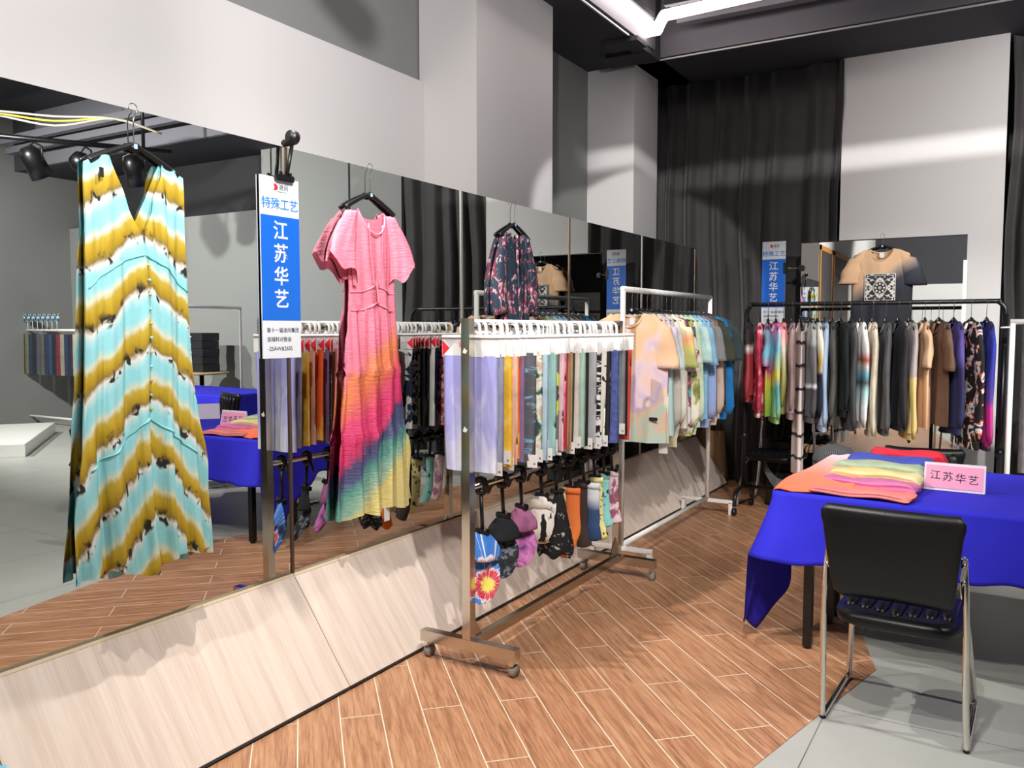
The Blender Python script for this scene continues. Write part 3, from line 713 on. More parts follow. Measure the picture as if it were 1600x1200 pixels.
for i, (y, what, m, L, tg) in enumerate(S):
    t = thing('fabric_swatch', '%s fabric swatch hanging next behind the %s' % (what, GAP[i]), 'fabric swatch', (RX-.02+(random.uniform(-.022, .022) if i else 0), y, RZ), random.uniform(-.10, .10) if i else -.02, 'fabric swatches on the steel rack')
    if _sw is None:
        a = obj('hanger_hook', hook_bm(), M['white_plastic'], t, True)
        b = obj('header_card', MB().box((0, 0, -.085), (.305, .003, .085)), M['white_card'], t)
        c = obj('red_arrow', MB().prism([(-.15, .0035, -.055), (-.15, .0035, -.125), (-.112, .0035, -.09)], (0, -.007, 0)), M['red'], b)
        d = obj('grey_diamond', MB().prism([(-.145, .003, -.046), (-.108, .003, -.087), (-.07, .003, -.046)], (0, -.006, 0)), mat('pale_grey_print', 'b9b9bd', .6), b)
        e = obj('printed_mark', MB().lathe([(.0, -.003), (.012, -.003), (.012, .003), (.0, .003)], 12), mat('pink_print', 'e7a0a4', .6), b); e.rotation_euler = (PI/2, 0, 0); e.location = (-.05, 0, -.075)
        g = obj('price_tag', MB().box((.115, -.012, -.6), (.052, .002, .06)), M['white_card'], t); g.location = (0, 0, .0)
        h = obj('printed_square', MB().box((.127, -.0135, -.612), (.009, .001, .009)), mat('grey_print', '77777a', .6), g)
        _sw = (a.data, b.data, c.data, d.data, e.data, g.data, h.data); e0 = e
    else:
        link(bpy.data.objects.new('hanger_hook', _sw[0]), t); b = link(bpy.data.objects.new('header_card', _sw[1]), t)
        link(bpy.data.objects.new('red_arrow', _sw[2]), b); link(bpy.data.objects.new('grey_diamond', _sw[3]), b)
        e = link(bpy.data.objects.new('printed_mark', _sw[4]), b); e.location = e0.location; e.rotation_euler = e0.rotation_euler
        if tg and random.random() < .7:
            g = link(bpy.data.objects.new('price_tag', _sw[5]), t); g.location = (random.uniform(-.02, .02), 0, -L+.5+random.uniform(-.02, .02))
            link(bpy.data.objects.new('printed_square', _sw[6]), g)
    if i == 0: bpy.data.objects.remove(h); bpy.data.objects.remove(g)
    ph = random.uniform(0, 6); wd = .15*random.uniform(.94, 1.0)
    fo = folds(.002, .010, L, 24, ph, .2)
    mb = cloth_tube([(0, wd), (-L, wd*random.uniform(.92, 1.0))], [(0, .003), (-.06, .007), (-L, .009)], L, lambda xn, sd: 0, fo, 40, 14)
    f = obj('fabric', mb, m, t, True); f.location = (0, 0, -.118+random.uniform(-.006, .012))

# clip hangers on the lower rail and what they hold
CL = [(3.10, .17, 'the tie-dyed cap'), (3.28, .13, 'the dark marbled cap'), (3.45, .12, 'the purple cap'), (3.65, .10, 'the white and black bucket hat'), (3.81, .11, 'the black speckled snood'), (3.97, .11, 'the orange socks'),
      (4.13, .11, 'the brown and blue socks'), (4.27, .10, 'the yellow printed sock'), (4.40, .10, 'the aqua sock'), (4.51, .10, 'the pink marbled sock')]
_cl = None; CB = []
for i, (y, L, what) in enumerate(CL):
    t = thing('clip_hanger', 'black plastic clip on the lower steel rail holding %s' % what, 'clip', (RX, y, .80), random.uniform(-.25, .1), 'black clips on the lower rail')
    if _cl is None:
        mb = MB(); mb.tube([(-.026, 0, -.03), (-.026, 0, .0), (-.018, 0, .022), (0, 0, .026), (.018, 0, .022), (.026, 0, 0), (.02, 0, -.03)], .010, 8, 1.5); mb.box((0, 0, -.03), (.05, .026, .03), None, .006)
        a = obj('grip', mb, M['black_plastic'], t, True)
        b = obj('trigger', MB().tube(bez([(-.02, -.004, -.02), (-.05, -.01, -.035), (-.068, -.012, -.075)], 4), [.009]*8+[.005], 6, .7), M['black_plastic'], t, True)
        c = obj('jaw', MB().box((0, 0, 0), (.075, .022, .024), None, .004), M['black_plastic'], t)
        d = obj('jaw_screw', MB().tube([(.02, -.012, .008), (.02, -.012, .024)], .004, 6), M['chrome'], c)
        _cl = (a.data, b.data, c.data, d.data)
    else:
        link(bpy.data.objects.new('grip', _cl[0]), t); link(bpy.data.objects.new('trigger', _cl[1]), t)
        c = link(bpy.data.objects.new('jaw', _cl[2]), t); link(bpy.data.objects.new('jaw_screw', _cl[3]), c)
    c.location = (.008, 0, -.04-L)
    obj('stem', MB().tube([(0, 0, -.035), (.008, 0, -.04-L)], .0075, 8, 1.3), M['black_plastic'], t, True)
    CB.append((RX+.008, y, .80-.052-L))
def spiral(name, stops, cx, cz, k=3., nz=.5):
    t = NT(name); o = t.obj(); x, y, z = t.sep(o)
    X = t.math('SUBTRACT', x, cx); Z = t.math('SUBTRACT', z, cz)
    r = t.math('SQRT', t.math('ADD', t.math('MULTIPLY', X, X), t.math('MULTIPLY', Z, Z)))
    a = t.math('ARCTAN2', Z, X)
    n = t.noise(t.comb(t.math('MULTIPLY', a, 2.2), t.math('MULTIPLY', r, 9), 0.), 2.2, 4, .6)
    n2 = t.noise(t.comb(t.math('MULTIPLY', a, 5.), 0., 0.), 2.5, 3, .6)
    c = t.ramp(t.math('ADD', t.math('MULTIPLY', r, k), t.math('MULTIPLY', t.math('SUBTRACT', n, .5), nz)), stops)
    c = t.mix(t.ramp(n2, [(.56, '000000'), (.62, 'ffffff')]), c, 'f4f2ee')
    t.base(c, .8); return t.m
def cap(loc, rz, label, mc, mbm, strap=True):
    """cap hung by its brim: brim up, crown below"""
    t = thing('baseball_cap', label, 'cap', loc, rz, 'caps clipped on the lower rail'); t.scale = (.92, .92, .92) if 'rainbow spiral' in label else (.84, .84, .84)
    g = []
    for j in range(9):
        s = j/8; hw = .03+.062*math.sin(min(1, s*1.25)*PI/2)
        g.append([(hw*(-1+2*i/14), -.012-.045*s+.05*((-1+2*i/14)**2)*s, .012-.125*s-.012*(1-(-1+2*i/14)**2)) for i in range(15)])
    b = obj('brim', MB().sheet(g), mbm, t, True); b.modifiers.new('thick', 'SOLIDIFY').thickness = .005
    rings = []
    for j in range(12):
        a = PI/2*j/11; r = .088*math.cos(a)**.75 if j < 11 else .004
        rings.append([(r*math.cos(2*PI*k/28), .03-.16*math.sin(a)*.35+r*.86*math.sin(2*PI*k/28)*.55-.05, -.185-.105*math.sin(a)*.9+r*.95*math.sin(2*PI*k/28)) for k in range(28)])
    c = obj('crown', MB().loft(rings, True, False), mc, t, True)
    for k in range(6):                        # stitched panel seams
        aa = 2*PI*k/6+.3
        pts = []
        for j in range(12):
            a = PI/2*j/11; r = .0892*math.cos(a)**.75 if j < 11 else .004
            pts.append((r*math.cos(aa), .03-.0565*math.sin(a)+r*.475*math.sin(aa)-.05, -.185-.0955*math.sin(a)+r*.955*math.sin(aa)))
        obj('panel_seam', MB().tube(pts, .0012, 5), mc, c, True)
    obj('top_button', MB().lathe([(0, -.004), (.008, -.003), (.008, .003), (0, .005)], 10, (0, -.078, -.283)), mc, c, True)
    return t
tb = spiral('cap_brim_dye', [(0, 'd02840'), (.40, 'd83050'), (.52, 'f2f0f0'), (.58, '3a7ad2'), (1., '3f86e0')], .05, -.235, 4.2)
td = spiral('cap_tie_dye', [(0, 'f0d63a'), (.22, 'f2e060'), (.30, 'd02840'), (.48, 'd83050'), (.56, 'f2f0f0'), (.64, '3a7ad2'), (.86, '3f86e0'), (1., '1a2548')], .03, -.235, 8.)
cap((CB[0][0], CB[0][1], CB[0][2]), .5, 'rainbow spiral tie-dyed cap in blue, red and yellow hanging from the first clip', td, tb)
dkm = dye('cap_marble', [(.35, '16181e'), (.5, '2c3038'), (.6, '7c828c'), (.7, '1a1c22')], nscale=26, namp=1.2, off=.5, gain=0)
cap(CB[1], .45, 'dark grey marbled cap with a black brim beside the rainbow cap', dkm, P('14161c'))
pur = dye('cap_purple', [(.3, '6a3c72'), (.5, 'b05ea0'), (.7, 'dc8cc4')], nscale=16, namp=1.2, off=.5, gain=0)
cap(CB[2], .4, 'purple and pink tie-dyed cap between the dark cap and the bucket hat', pur, dye('cap_purple_brim', [(.3, '7c4468'), (.6, 'a8648c')], nscale=10, namp=1.2, off=.5, gain=0))
# bucket hat
t = thing('bucket_hat', 'white bucket hat with black ink streaks hanging under a clip', 'hat', (CB[3][0]-.01, CB[3][1], CB[3][2]), .35, None); t.scale = (.78, .78, 1.0)
wb = dye('hat_ink', [(.47, '121214'), (.49, 'ece8e0')], nscale=9, namp=1.2, off=.5, gain=0, stretch=(1, 1, .6))
mb = MB(); mb.loft([[(r*math.cos(2*PI*k/32)*1.05, .015-.45*r*math.sin(2*PI*k/32), z+.6*r*math.sin(2*PI*k/32)*f) for k in range(32)] for r, z, f in ((.085, -.09, .7), (.088, -.15, .8), (.083, -.19, .8), (.07, -.215, .8), (.02, -.225, .8), (.001, -.226, .8))], True, False)
obj('crown', mb, wb, t, True)
mb = MB(); mb.loft([[(r*math.cos(2*PI*k/32)*1.05, .01-.3*r*math.sin(2*PI*k/32)+.01*math.sin(3*2*PI*k/32), z+.6*r*math.sin(2*PI*k/32)*.8) for k in range(32)] for r, z in ((.087, -.10), (.097, -.07), (.10, -.04))], True, False, False)
b = obj('brim', mb, wb, t, True); b.modifiers.new('thick', 'SOLIDIFY').thickness = .004
obj('brim_fold', MB().prism([(-.035, 0, .006), (.035, 0, .006), (.08, .004, -.07), (-.07, .004, -.07)], (0, .006, 0)), wb, t)
obj('chin_cord', MB().tube(bez([(-.07, -.03, -.16), (-.085, -.04, -.22), (-.06, -.04, -.25), (-.02, -.04, -.238)], 4), .004, 6), M['black_print'], t, True)
# black speckled snood
t = thing('snood', 'black snood with pale specks gathered at its clip beside the white bucket hat', 'snood', (CB[4][0]+.015, CB[4][1], CB[4][2]), .3); t.scale = (1.1, 1.1, 1.15)
rings = []
for j in range(14):
    s = j/13; r = tab([(0, .018), (.12, .03), (.45, .055), (.8, .085), (.92, .09), (1, .078)], s)
    rings.append([(r*math.cos(2*PI*k/36)-.02*s, .55*r*math.sin(2*PI*k/36)*(1+.12*math.sin(7*2*PI*k/36)), .006-.285*s+.012*s*math.sin(5*2*PI*k/36)) for k in range(36)])
obj('knit_body', MB().loft(rings, True, True, False), dye('snood_speck', [(.60, '0e0e10'), (.66, 'b9b4a4')], nscale=48, namp=1, off=.5, gain=0), t, True)
obj('gathered_top', MB().lathe([(.012, .0), (.03, .018), (.026, .022), (.0, .01)], 14), P('141416'), t, True)
def sock(loc, rz, label, m, L=.36, w=.036, foot=-.05, toe=None, group='socks clipped on the lower rail', dx=0., mcuff=None):
    t = thing('sock', label, 'sock', (loc[0]+dx, loc[1], loc[2]), rz, group)
    path = bez([(0, 0, .006), (.0, 0, -L*.35), (.004, 0, -L*.6), (foot*.25, -.01, -L*.76), (foot*.8, -.02, -L*.92), (foot, -.02, -L)], 5)
    n = len(path); mb = MB()
    mb.tube(path, [.42*w*(1.0 if i/n < .55 else 1.15-.2*abs(i/n-.7)) if i < n-2 else .42*w*(.75 if i == n-2 else .35) for i in range(n)], 16, 2.4)
    obj('leg_and_foot', mb, m, t, True)
    obj('cuff', MB().tube([(0, 0, .008), (0, 0, -.025)], w*.46, 16, 2.35), mcuff or m, t, True)
    if toe: obj('toe', MB().tube([path[-4], path[-2], path[-1]+Vector((foot*.05, 0, -.004))], [w*.48, w*.42, w*.14], 14, 2.35), toe, t, True)
    return t
sock(CB[5], .15, 'pale yellow sock with black lettering behind the orange sock', P('e9dc9a'), .26, .03, -.02, dx=-.035)
sock((CB[5][0], CB[5][1]-.01, CB[5][2]), .2, 'bright orange sock hanging beside the black snood', dye('sock_orange', [(.2, 'e2733a'), (.6, 'e8813c'), (1, 'ee7a18')], (0, 0, -1), 0, 3, 8, .2), .36, .038, -.06, P('ee7a14'), dx=.02)
sock(CB[6], .1, 'chocolate brown sock hanging between the orange and blue socks', dye('sock_brown', [(.3, '3a2a24'), (.5, '54402f'), (.7, '6b4f3c')], (0, 0, -1), 0, 1, 12, .9), .35, .04, .035, dx=-.02)
sock((CB[6][0], CB[6][1]+.015, CB[6][2]), .1, 'white to navy blue ombre sock beside the brown sock', dye('sock_ombre', [(.0, 'dfe6ee'), (.22, 'd6dfe8'), (.42, '33507c'), (1, '1f3358')], (0, 0, -1), 0, 3, 8, .1), .31, .036, .02, dx=.05)
sock(CB[7], .1, 'yellow sock with small black drawings', ink('sock_print', '3a3a20', 'ece39a', 34, .37, .41), .34, .036, .045, P('e8dc4c'), dx=.012)
sock(CB[8], .1, 'aqua sock with black marks beside the yellow printed sock', ink('sock_aqua', '14282c', '8fd4d0', 22, .33, .36), .30, .03, .03, dx=.0)
sock(CB[9], .1, 'pink and white marbled sock by the far upright of the steel rack', ink('sock_pink', '9c5a72', 'efd3da', 16, .40, .5), .30, .034, .03, dx=.005)

# ---------------------------------------------------------------- white rack of shirts
def white_rack(label, loc, rz, L, H=1.74, foot=.42):
    t = thing('garment_rack', label, 'rack', loc, rz, None)
    for y in (-L/2, L/2):
        obj('upright', MB().tube([(0, y, .09), (0, y, H)], .0175, 12), M['white_metal'], t, True)
        f = obj('foot_bar', MB().box((0, y, .105), (foot, .03, .03), None, .004), M['white_metal'], t)
        for x in (-foot/2+.015, foot/2-.015):
            obj('foot_post', MB().box((x, y, .05), (.03, .03, .1)), M['white_metal'], f)
    obj('top_rail', MB().tube([(0, -L/2-.012, H), (0, L/2+.012, H)], .0185, 12), M['white_metal'], t, True)
    obj('base_rail', MB().tube([(0, -L/2, .12), (0, L/2, .12)], .017, 12), M['white_metal'], t, True)
    return t
white_rack('white tube garment rack of pastel shirts behind the steel rack', (.545, 5.71, 0), 0, 1.74)
WR = [ # y, description, body mat, sleeve mat, kind, L
 (4.985, 'peach and lavender tie-dye t-shirt at the front of the white rack', dye('tee_peach', [(.2, 'f0c8a0'), (.42, 'f4caa0'), (.52, 'ecd0d4'), (.6, 'd6c0dc'), (.72, 'f2d8b8'), (.85, 'cfe4d4')], (0, 0, -.7), .32, 1, 4.5, .9), None, 'short', 0.82),
 (5.07, 'mint and lilac tie-dye t-shirt behind the peach t-shirt', dye('tee_mint', [(.0, 'd8c4e0'), (.35, 'dcd2e4'), (.6, 'cfe9e6'), (1, 'c8ebe8')], (0, 0, -1), .05, 2, 6, .3), None, 'short', 0.78),
 (5.15, 'taupe grey sweatshirt in the middle of the cream ones on the white rack', P('cfc8bc'), None, 'long', 0.74),
 (5.24, 'ivory sweatshirt behind the taupe grey sweatshirt', P('e9e6d8'), None, 'long', 0.76),
 (5.33, 'cream t-shirt with yellow and orange sleeve edges', P('ece4d2'), dye('sl_sunset', [(0, 'ece6d4'), (.4, 'efe6c0'), (.6, 'f0a070'), (.8, 'c8c070'), (1, 'b4b46a')], (0, 0, -1), 0, 3.6, 6, .2), 'short', 0.76),
 (5.42, 'grey and multicolour splashed shirt behind the cream t-shirt', dye('tee_multi', [(.3, 'd2cfca'), (.5, 'd8d5d0'), (.55, 'a03040'), (.6, '3a4048'), (.66, '6ab0c0'), (.72, 'd8d6d0')], nscale=7, namp=1.2, off=.5, gain=0), None, 'short', 0.74),
 (5.51, 'ecru long-sleeved shirt with olive blotches', dye('tee_olive', [(.4, 'e6e2d4'), (.52, 'e2ddc8'), (.57, 'a8a85c'), (.66, '74743c')], nscale=7, namp=1.2, off=.5, gain=0), None, 'long', 0.78),
 (5.60, 'pale green sweatshirt next to the olive blotched shirt', P('cfe2c2'), None, 'long', 0.78),
 (5.70, 'light aqua t-shirt between the pale green and sky blue shirts', P('bcdcd8'), None, 'short', 0.74),
 (5.79, 'sky blue t-shirt on the white rack', P('8fc0e0'), None, 'short', 0.74),
 (5.88, 'periwinkle blue sweatshirt behind the sky blue t-shirt', dye('sw_peri', [(.0, '9cc4ea'), (.5, '90b0de'), (1, '98a8d8')], (0, 0, -1), 0, 1.6, 6, .2), None, 'long', 0.76),
 (5.98, 'grey washed t-shirt next to the periwinkle sweatshirt', P('8f8e90'), None, 'short', 0.74),
 (6.08, 'dusty rose brown sweatshirt with a pale cuff', dye('sw_rose', [(.0, '8c6a60'), (.3, '9a7a70'), (.5, 'c4a898'), (1, 'd2b8a8')], (0, 0, -1), 0, 1.8, 6, .2), None, 'long', 0.76),
 (6.19, 'bottle green t-shirt at the far end of the white rack', P('44483c'), None, 'short', 0.72),
 (6.30, 'bright blue sweatshirt hanging below the dark green t-shirt', P('1c7cc4'), None, 'long', 0.74),
 (6.42, 'charcoal teal t-shirt, last on the white rack', P('34464a'), None, 'short', 0.70)]
for i, (y, d, m, ms, kind, L) in enumerate(WR):
    rz = random.uniform(-.06, .10)
    hanger((.545, y, 1.74), rz, 'hanger holding the %s' % d.split(' behind')[0].split(' next')[0].split(' at the')[0].split(' between')[0].split(', last')[0].split(' hanging')[0].split(' in the')[0], 'black hangers on the white rack', hook_len=.128)
    o = garment('t_shirt' if kind == 'short' else 'sweatshirt', d, 'shirt', 'shirts on the white rack', (.545, y, 1.74-.148), rz, m, .245 if kind == 'short' else .24, L, .04, kind, ms, seed=i+1, Ls=.31 if kind == 'short' else L-.06, hem_m=m if kind == 'long' else None)
    if i == 0:
        part_label(obj('brand_patch', MB().box((.17, -.055, -.665), (.055, .003, .022), None, .003), M['black_print'], o), 'small black patch near the hem')
    if i in (3, 1):
        part_label(obj('hang_tag', MB().box((.2, -.03, -L-.075), (.06, .002, .075)), P('e8dfb8') if i == 3 else M['white_card'], o), 'paper tag hanging below the hem')

# ---------------------------------------------------------------- black rack of shirts
BR = (1.68, 6.78, 0); BRH = 1.685; BRT = -.03
t = thing('garment_rack', 'black tube garment rack of dark and bright shirts in front of the back mirror', 'rack', BR, BRT)
obj('top_rail', MB().tube(bez([(-.905, 0, BRH-.1), (-.90, 0, BRH-.05), (-.86, 0, BRH-.005), (-.80, 0, BRH), (0, 0, BRH), (.80, 0, BRH), (.86, 0, BRH-.005), (.90, 0, BRH-.05), (.905, 0, BRH-.1)], 4), .0165, 12), M['black_metal'], t, True)
for x in (-.905, .905):
    obj('upright', MB().tube([(x, 0, .2), (x, 0, BRH-.09)], .019, 12), M['black_metal'], t, True)
    obj('collar_knob', MB().lathe([(0, -.03), (.028, -.028), (.028, .028), (0, .03)], 14, (x, 0, .62)), M['black_plastic'], t, True)
    f = obj('foot_bar', MB().tube(bez([(x, -.23, .075), (x, -.215, .15), (x, -.15, .19), (x, 0, .205), (x, .15, .19), (x, .215, .15), (x, .23, .075)], 4), .016, 10), M['black_metal'], t, True)
    for y in (-.23, .23):
        obj('wheel', MB().tube([(x-.014, y, .03), (x+.014, y, .03)], .03, 16), M['black_plastic'], f, True)
obj('base_rail', MB().tube([(-.905, 0, .205), (.905, 0, .205)], .014, 10), M['black_metal'], t, True)
bks = lambda n, a, b, sc, lo, hi: dye('shirt_' + n, [(lo, a), (hi, b)], nscale=sc, namp=1.2, off=.5, gain=0)
zg = lambda n, st, g=1.5, am=.12, ns=5: dye('shirt_' + n, st, (0, 0, -1), 0, g, ns, am)
BK = [
 (.80, 'brick red long-sleeved shirt with a black and white top', zg('brick', [(0, '1c1a1a'), (.22, '2a2422'), (.27, 'e6e0dc'), (.33, 'b8444a'), (1, 'a83c40')], 1.3, .1), 'long', 0.64),
 (.885, 'crimson and pink tie-dyed hooded top with white dots', dye('shirt_crimson', [(.35, 'b42a4a'), (.5, 'd04060'), (.62, 'e890a4'), (.68, 'f4e4e6')], nscale=10, namp=1.2, off=.5, gain=0), 'long', 0.76),
 (.95, 'dark wine tie-dyed shirt with blue and magenta sleeves', zg('wine', [(0, '6a1c34'), (.3, '7cc0d8'), (.5, 'd858a0'), (.62, 'e8dc50'), (1, '88b850')], 1.3, .25, 9), 'short', 0.80),
 (1.01, 'turquoise, yellow and lime tie-dyed long shirt', zg('lime', [(0, 'e05a90'), (.25, '7cc8dc'), (.5, 'e8dc5a'), (.65, '5ab0c0'), (1, 'a4cc58')], 1.2, .35, 7), 'long', 0.80),
 (1.07, 'coral to cream to olive ombre sweatshirt', zg('coral', [(0, 'e2808a'), (.16, 'e8a09a'), (.32, 'e4ddcc'), (.5, 'c8c090'), (.75, '8e8a48'), (1, '847e40')], 1.5, .08), 'long', 0.72),
 (1.14, 'dusty mauve long shirt beside the banded beige dress', P('a08684'), 'long', 0.76),
 (1.20, 'long beige dress with narrow black banded dye lines', dye('shirt_banded', [(0, 'd6c6c0'), (.80, 'dacac4'), (.86, '1e1c20'), (.94, '1e1c20'), (1, 'd6c6c0')], (0, 0, -1), 0, 1, 22, .05, rep=5.6), 'none', 1.18),
 (1.27, 'grey sweatshirt with a white lightning band', zg('greyband', [(0, 'c8c8ca'), (.22, 'a8a8aa'), (.26, '77787c'), (.62, '6f7074'), (.66, 'e6e6e8'), (.69, '4a4a50'), (1, '56565c')], 1.35, .06), 'long', 0.78),
 (1.325, 'white, yellow and navy dip-dyed sweatshirt', zg('yelnavy', [(0, 'eceae4'), (.25, 'efe8d2'), (.38, 'e8c468'), (.48, 'ecd9a4'), (.52, '1e2438'), (.62, '1a2034'), (1, '1c2236')], 1.3, .08), 'long', 0.74),
 (1.38, 'powder blue long-sleeved shirt', zg('powder', [(0, 'b9cce8'), (.5, 'a8bede'), (.62, '9ab2d6'), (1, 'b0c0d8')], 1.2, .1), 'long', 0.84),
 (1.44, 'dark khaki grey shirt beside the powder blue one', P('54534e'), 'long', 0.78),
 (1.50, 'teal and white shibori shirt with black dots', dye('shirt_teal', [(.36, '141a1c'), (.40, '5f8f90'), (.5, '98b8b6'), (.6, 'e4e9e6')], (.6, 0, .6), .15, 1, 13, 1.), 'long', 0.72),
 (1.57, 'charcoal sweatshirt beside the teal shibori shirt', P('47474a'), 'long', 0.82),
 (1.645, 'white shirt with red and cyan dyed sleeve spots', zg('spotsl', [(0, 'dcdad8'), (.28, 'e4e2de'), (.36, 'c05a44'), (.42, 'dcd8d4'), (.5, '78b8cc'), (.58, '54565a'), (.66, 'a8d0da'), (.8, 'dde6e6'), (1, 'e4e2de')], 1.3, .06), 'long', 0.80),
 (1.73, 'ivory cream hooded sweatshirt', P('dccfba'), 'long', 0.86),
 (1.82, 'graphite grey sweatshirt to the right of the ivory one', P('55565a'), 'long', 0.84),
 (1.905, 'faded black sweatshirt beside the graphite grey one', P('2c2c30'), 'long', 0.80),
 (1.98, 'lilac grey sweatshirt with butter yellow lower half', zg('lilac', [(0, 'b0a6a6'), (.47, 'b2a8a8'), (.485, 'e2c784'), (1, 'dcc07c')], 1.2, .01), 'long', 0.86),
 (2.08, 'peach sand t-shirt over a brown layer', zg('sand', [(0, 'dcb490'), (.55, 'e0b894'), (1, 'b88a70')], 1.2, .08), 'short', 0.82),
 (2.17, 'washed brown t-shirt with a contrast stitched sleeve', P('6e5240'), 'short', 0.80),
 (2.265, 'indigo and violet dip-dyed sweatshirt', zg('violet', [(0, '4a3c80'), (.28, '5a4c98'), (.4, '2c2c58'), (1, '22244c')], 1.2, .1), 'long', 0.80),
 (2.375, 'black shirt with coral and white brush print', dye('shirt_brush', [(.42, '141416'), (.49, '141416'), (.51, 'e0785e'), (.57, 'f0ece4'), (.62, '2a5a78'), (.66, '141416')], nscale=10, namp=1.2, off=.5, gain=0), 'long', 0.90),
 (2.47, 'royal blue, purple and magenta dip-dyed sweatshirt at the right end of the black rack', zg('royal', [(0, '1a1c4c'), (.2, '2434a0'), (.5, '34308c'), (.62, '5a3890'), (.68, 'c42c8c'), (.95, 'b8287c'), (1, '2a1830')], 1.15, .14), 'long', 0.90)]
for i, (x, d, m, kind, L) in enumerate(BK):
    yy = BR[1] + (x-BR[0])*BRT; rz = -PI/2 + random.uniform(.20, .40)
    nm = {'long': 'sweatshirt', 'short': 't_shirt', 'none': 'banded_dress'}[kind]
    hanger((x, yy, BRH), rz, 'hanger holding the %s' % d.split(' beside')[0].split(' to the right')[0].split(' at the right')[0], 'black hangers on the black rack', hook_len=.125)
    garment(nm, d, 'shirt' if kind != 'none' else 'dress', 'shirts on the black rack', (x, yy, BRH-.14), rz, m, .235 if kind != 'none' else .2, L-.06 if kind != 'none' else L, .034, kind if kind != 'none' else None, None, seed=40+i, Ls=(.30 if kind == 'short' else L-.10), hem_m=m if kind == 'long' else None, tag_=False, A=.009)
# bandana print t-shirt over the back mirror
def bandana():
    t = NT('beige_navy_dip_dye'); o = t.obj(); x, y, z = t.sep(o)
    n = t.noise(o, 5, 3); v = t.math('ADD', t.math('ADD', t.math('MULTIPLY', z, -1.35), t.math('MULTIPLY', x, .85)), t.math('MULTIPLY', t.math('SUBTRACT', n, .5), .1))
    t.base(t.ramp(v, [(0, 'e4bb94'), (.28, 'dcb490'), (.36, 'a08e84'), (.46, '3a3c48'), (.6, '2a2c36'), (1, '24262e')]), .85); return t.m
hanger((1.655, 7.755, 2.275), .0, 'black hanger hooked on the top of the back mirror holding the beige and navy t-shirt', 'black hangers hooked over the mirror', hook_len=.085)
bt = garment('t_shirt', 'beige to navy dip-dye t-shirt with a square bandana print hanging on the back mirror', 'shirt', None, (1.655, 7.735, 2.165), 0, bandana(), .235, .66, .05, 'short', None, 91, .26, nk=(.45, .10, .03, .045))
def printm():
    t = NT('bandana_print'); o = t.obj(); x, y, z = t.sep(o)
    Z = t.math('ADD', z, .33)
    a = t.math('ARCTAN2', Z, x); r = t.math('SQRT', t.math('ADD', t.math('MULTIPLY', x, x), t.math('MULTIPLY', Z, Z)))
    pet = t.math('ADD', t.math('MULTIPLY', t.math('COSINE', t.math('MULTIPLY', a, 8.)), .25), t.math('MULTIPLY', t.math('SINE', t.math('MULTIPLY', r, 230.)), .25))
    ring = t.math('LESS_THAN', t.math('ABSOLUTE', t.math('SUBTRACT', r, .053)), .0035)
    inn = t.math('LESS_THAN', r, .046)
    wav = t.math('MULTIPLY', t.math('SINE', t.math('MULTIPLY', t.math('ABSOLUTE', x), 120.)), t.math('SINE', t.math('MULTIPLY', t.math('ABSOLUTE', Z), 120.)))
    n = t.noise(t.comb(t.math('ABSOLUTE', x), 0., t.math('ABSOLUTE', Z)), 46, 1, .4, 1.2)
    mx = t.math('MAXIMUM', t.math('ABSOLUTE', x), t.math('ABSOLUTE', Z))
    edge = t.math('ADD', t.math('GREATER_THAN', mx, .114), t.math('LESS_THAN', t.math('ABSOLUTE', t.math('SUBTRACT', mx, .103)), .0018))
    out = t.math('MULTIPLY', t.math('ADD', t.math('MULTIPLY', wav, .16), n), t.math('GREATER_THAN', r, .059))
    v = t.math('ADD', t.math('ADD', t.math('MULTIPLY', inn, t.math('ADD', pet, .42)), out), t.math('ADD', ring, edge))
    t.base(t.ramp(v, [(.52, '2c2c34'), (.60, 'dcd8d0')]), .8); return t.m
g = []
for j in range(11):
    z = -.21-.24*j/10; g.append([(x, -.0545*(1-abs(x/.23)**2.6)-.010, z) for x in [-.12+.24*i/12 for i in range(13)]])
part_label(obj('bandana_print', MB().sheet(g), printm(), bt, True), 'square white on dark ornamental print on the chest')
sign((.767, 7.70, 2.27), .0, 'blue and white hanging sign beside the back mirror above the black rack', .205, .74)
t = thing('sign_clip', 'black clip on the left edge of the back mirror holding the far blue sign', 'clip', (.99, 7.79, 2.03), 0)
obj('grip', MB().box((.0, -.01, 0), (.05, .05, .05), None, .008), M['black_plastic'], t)
obj('stem', MB().tube([(0, -.02, 0), (-.13, -.08, 0)], .006, 8), M['chrome'], t, True)
obj('jaw', MB().box((-.125, -.085, 0), (.03, .03, .10), None, .005), M['black_plastic'], t)

# ---------------------------------------------------------------- tables, cloth and what lies on them
def table(label, loc, rz, L, W, H=.735, group=None):
    t = thing('folding_table', label, 'table', loc, rz, group)
    obj('tabletop', MB().box((L/2, W/2, H-.0125), (L, W, .025)), mat('table_laminate', '4a4038', .5), t)
    for x in (.14, L-.14):
        for y in (.06, W-.06):
            l = obj('leg', MB().box((x, y, (H-.025)/2+.008), (.038, .038, H-.04)), M['black_metal'], t)
            obj('foot_cap', MB().lathe([(.0, .0), (.018, .0), (.018, .018), (0, .018)], 12, (x, y, 0)), M['black_plastic'], l)
    return t
TR = -.055
TX, TY = 1.70, 3.93
def tl(x, y, z=0):
    c, s = math.cos(TR), math.sin(TR); return (TX+x*c-y*s, TY+x*s+y*c, z)
table('black-legged folding table under the blue cloth, on the side of the black chair', tl(.015, .015), TR, 1.8, .53, group=None)
table('black-legged folding table under the blue cloth, on the far side', tl(.015, .555), TR, 1.8, .53, group=None)
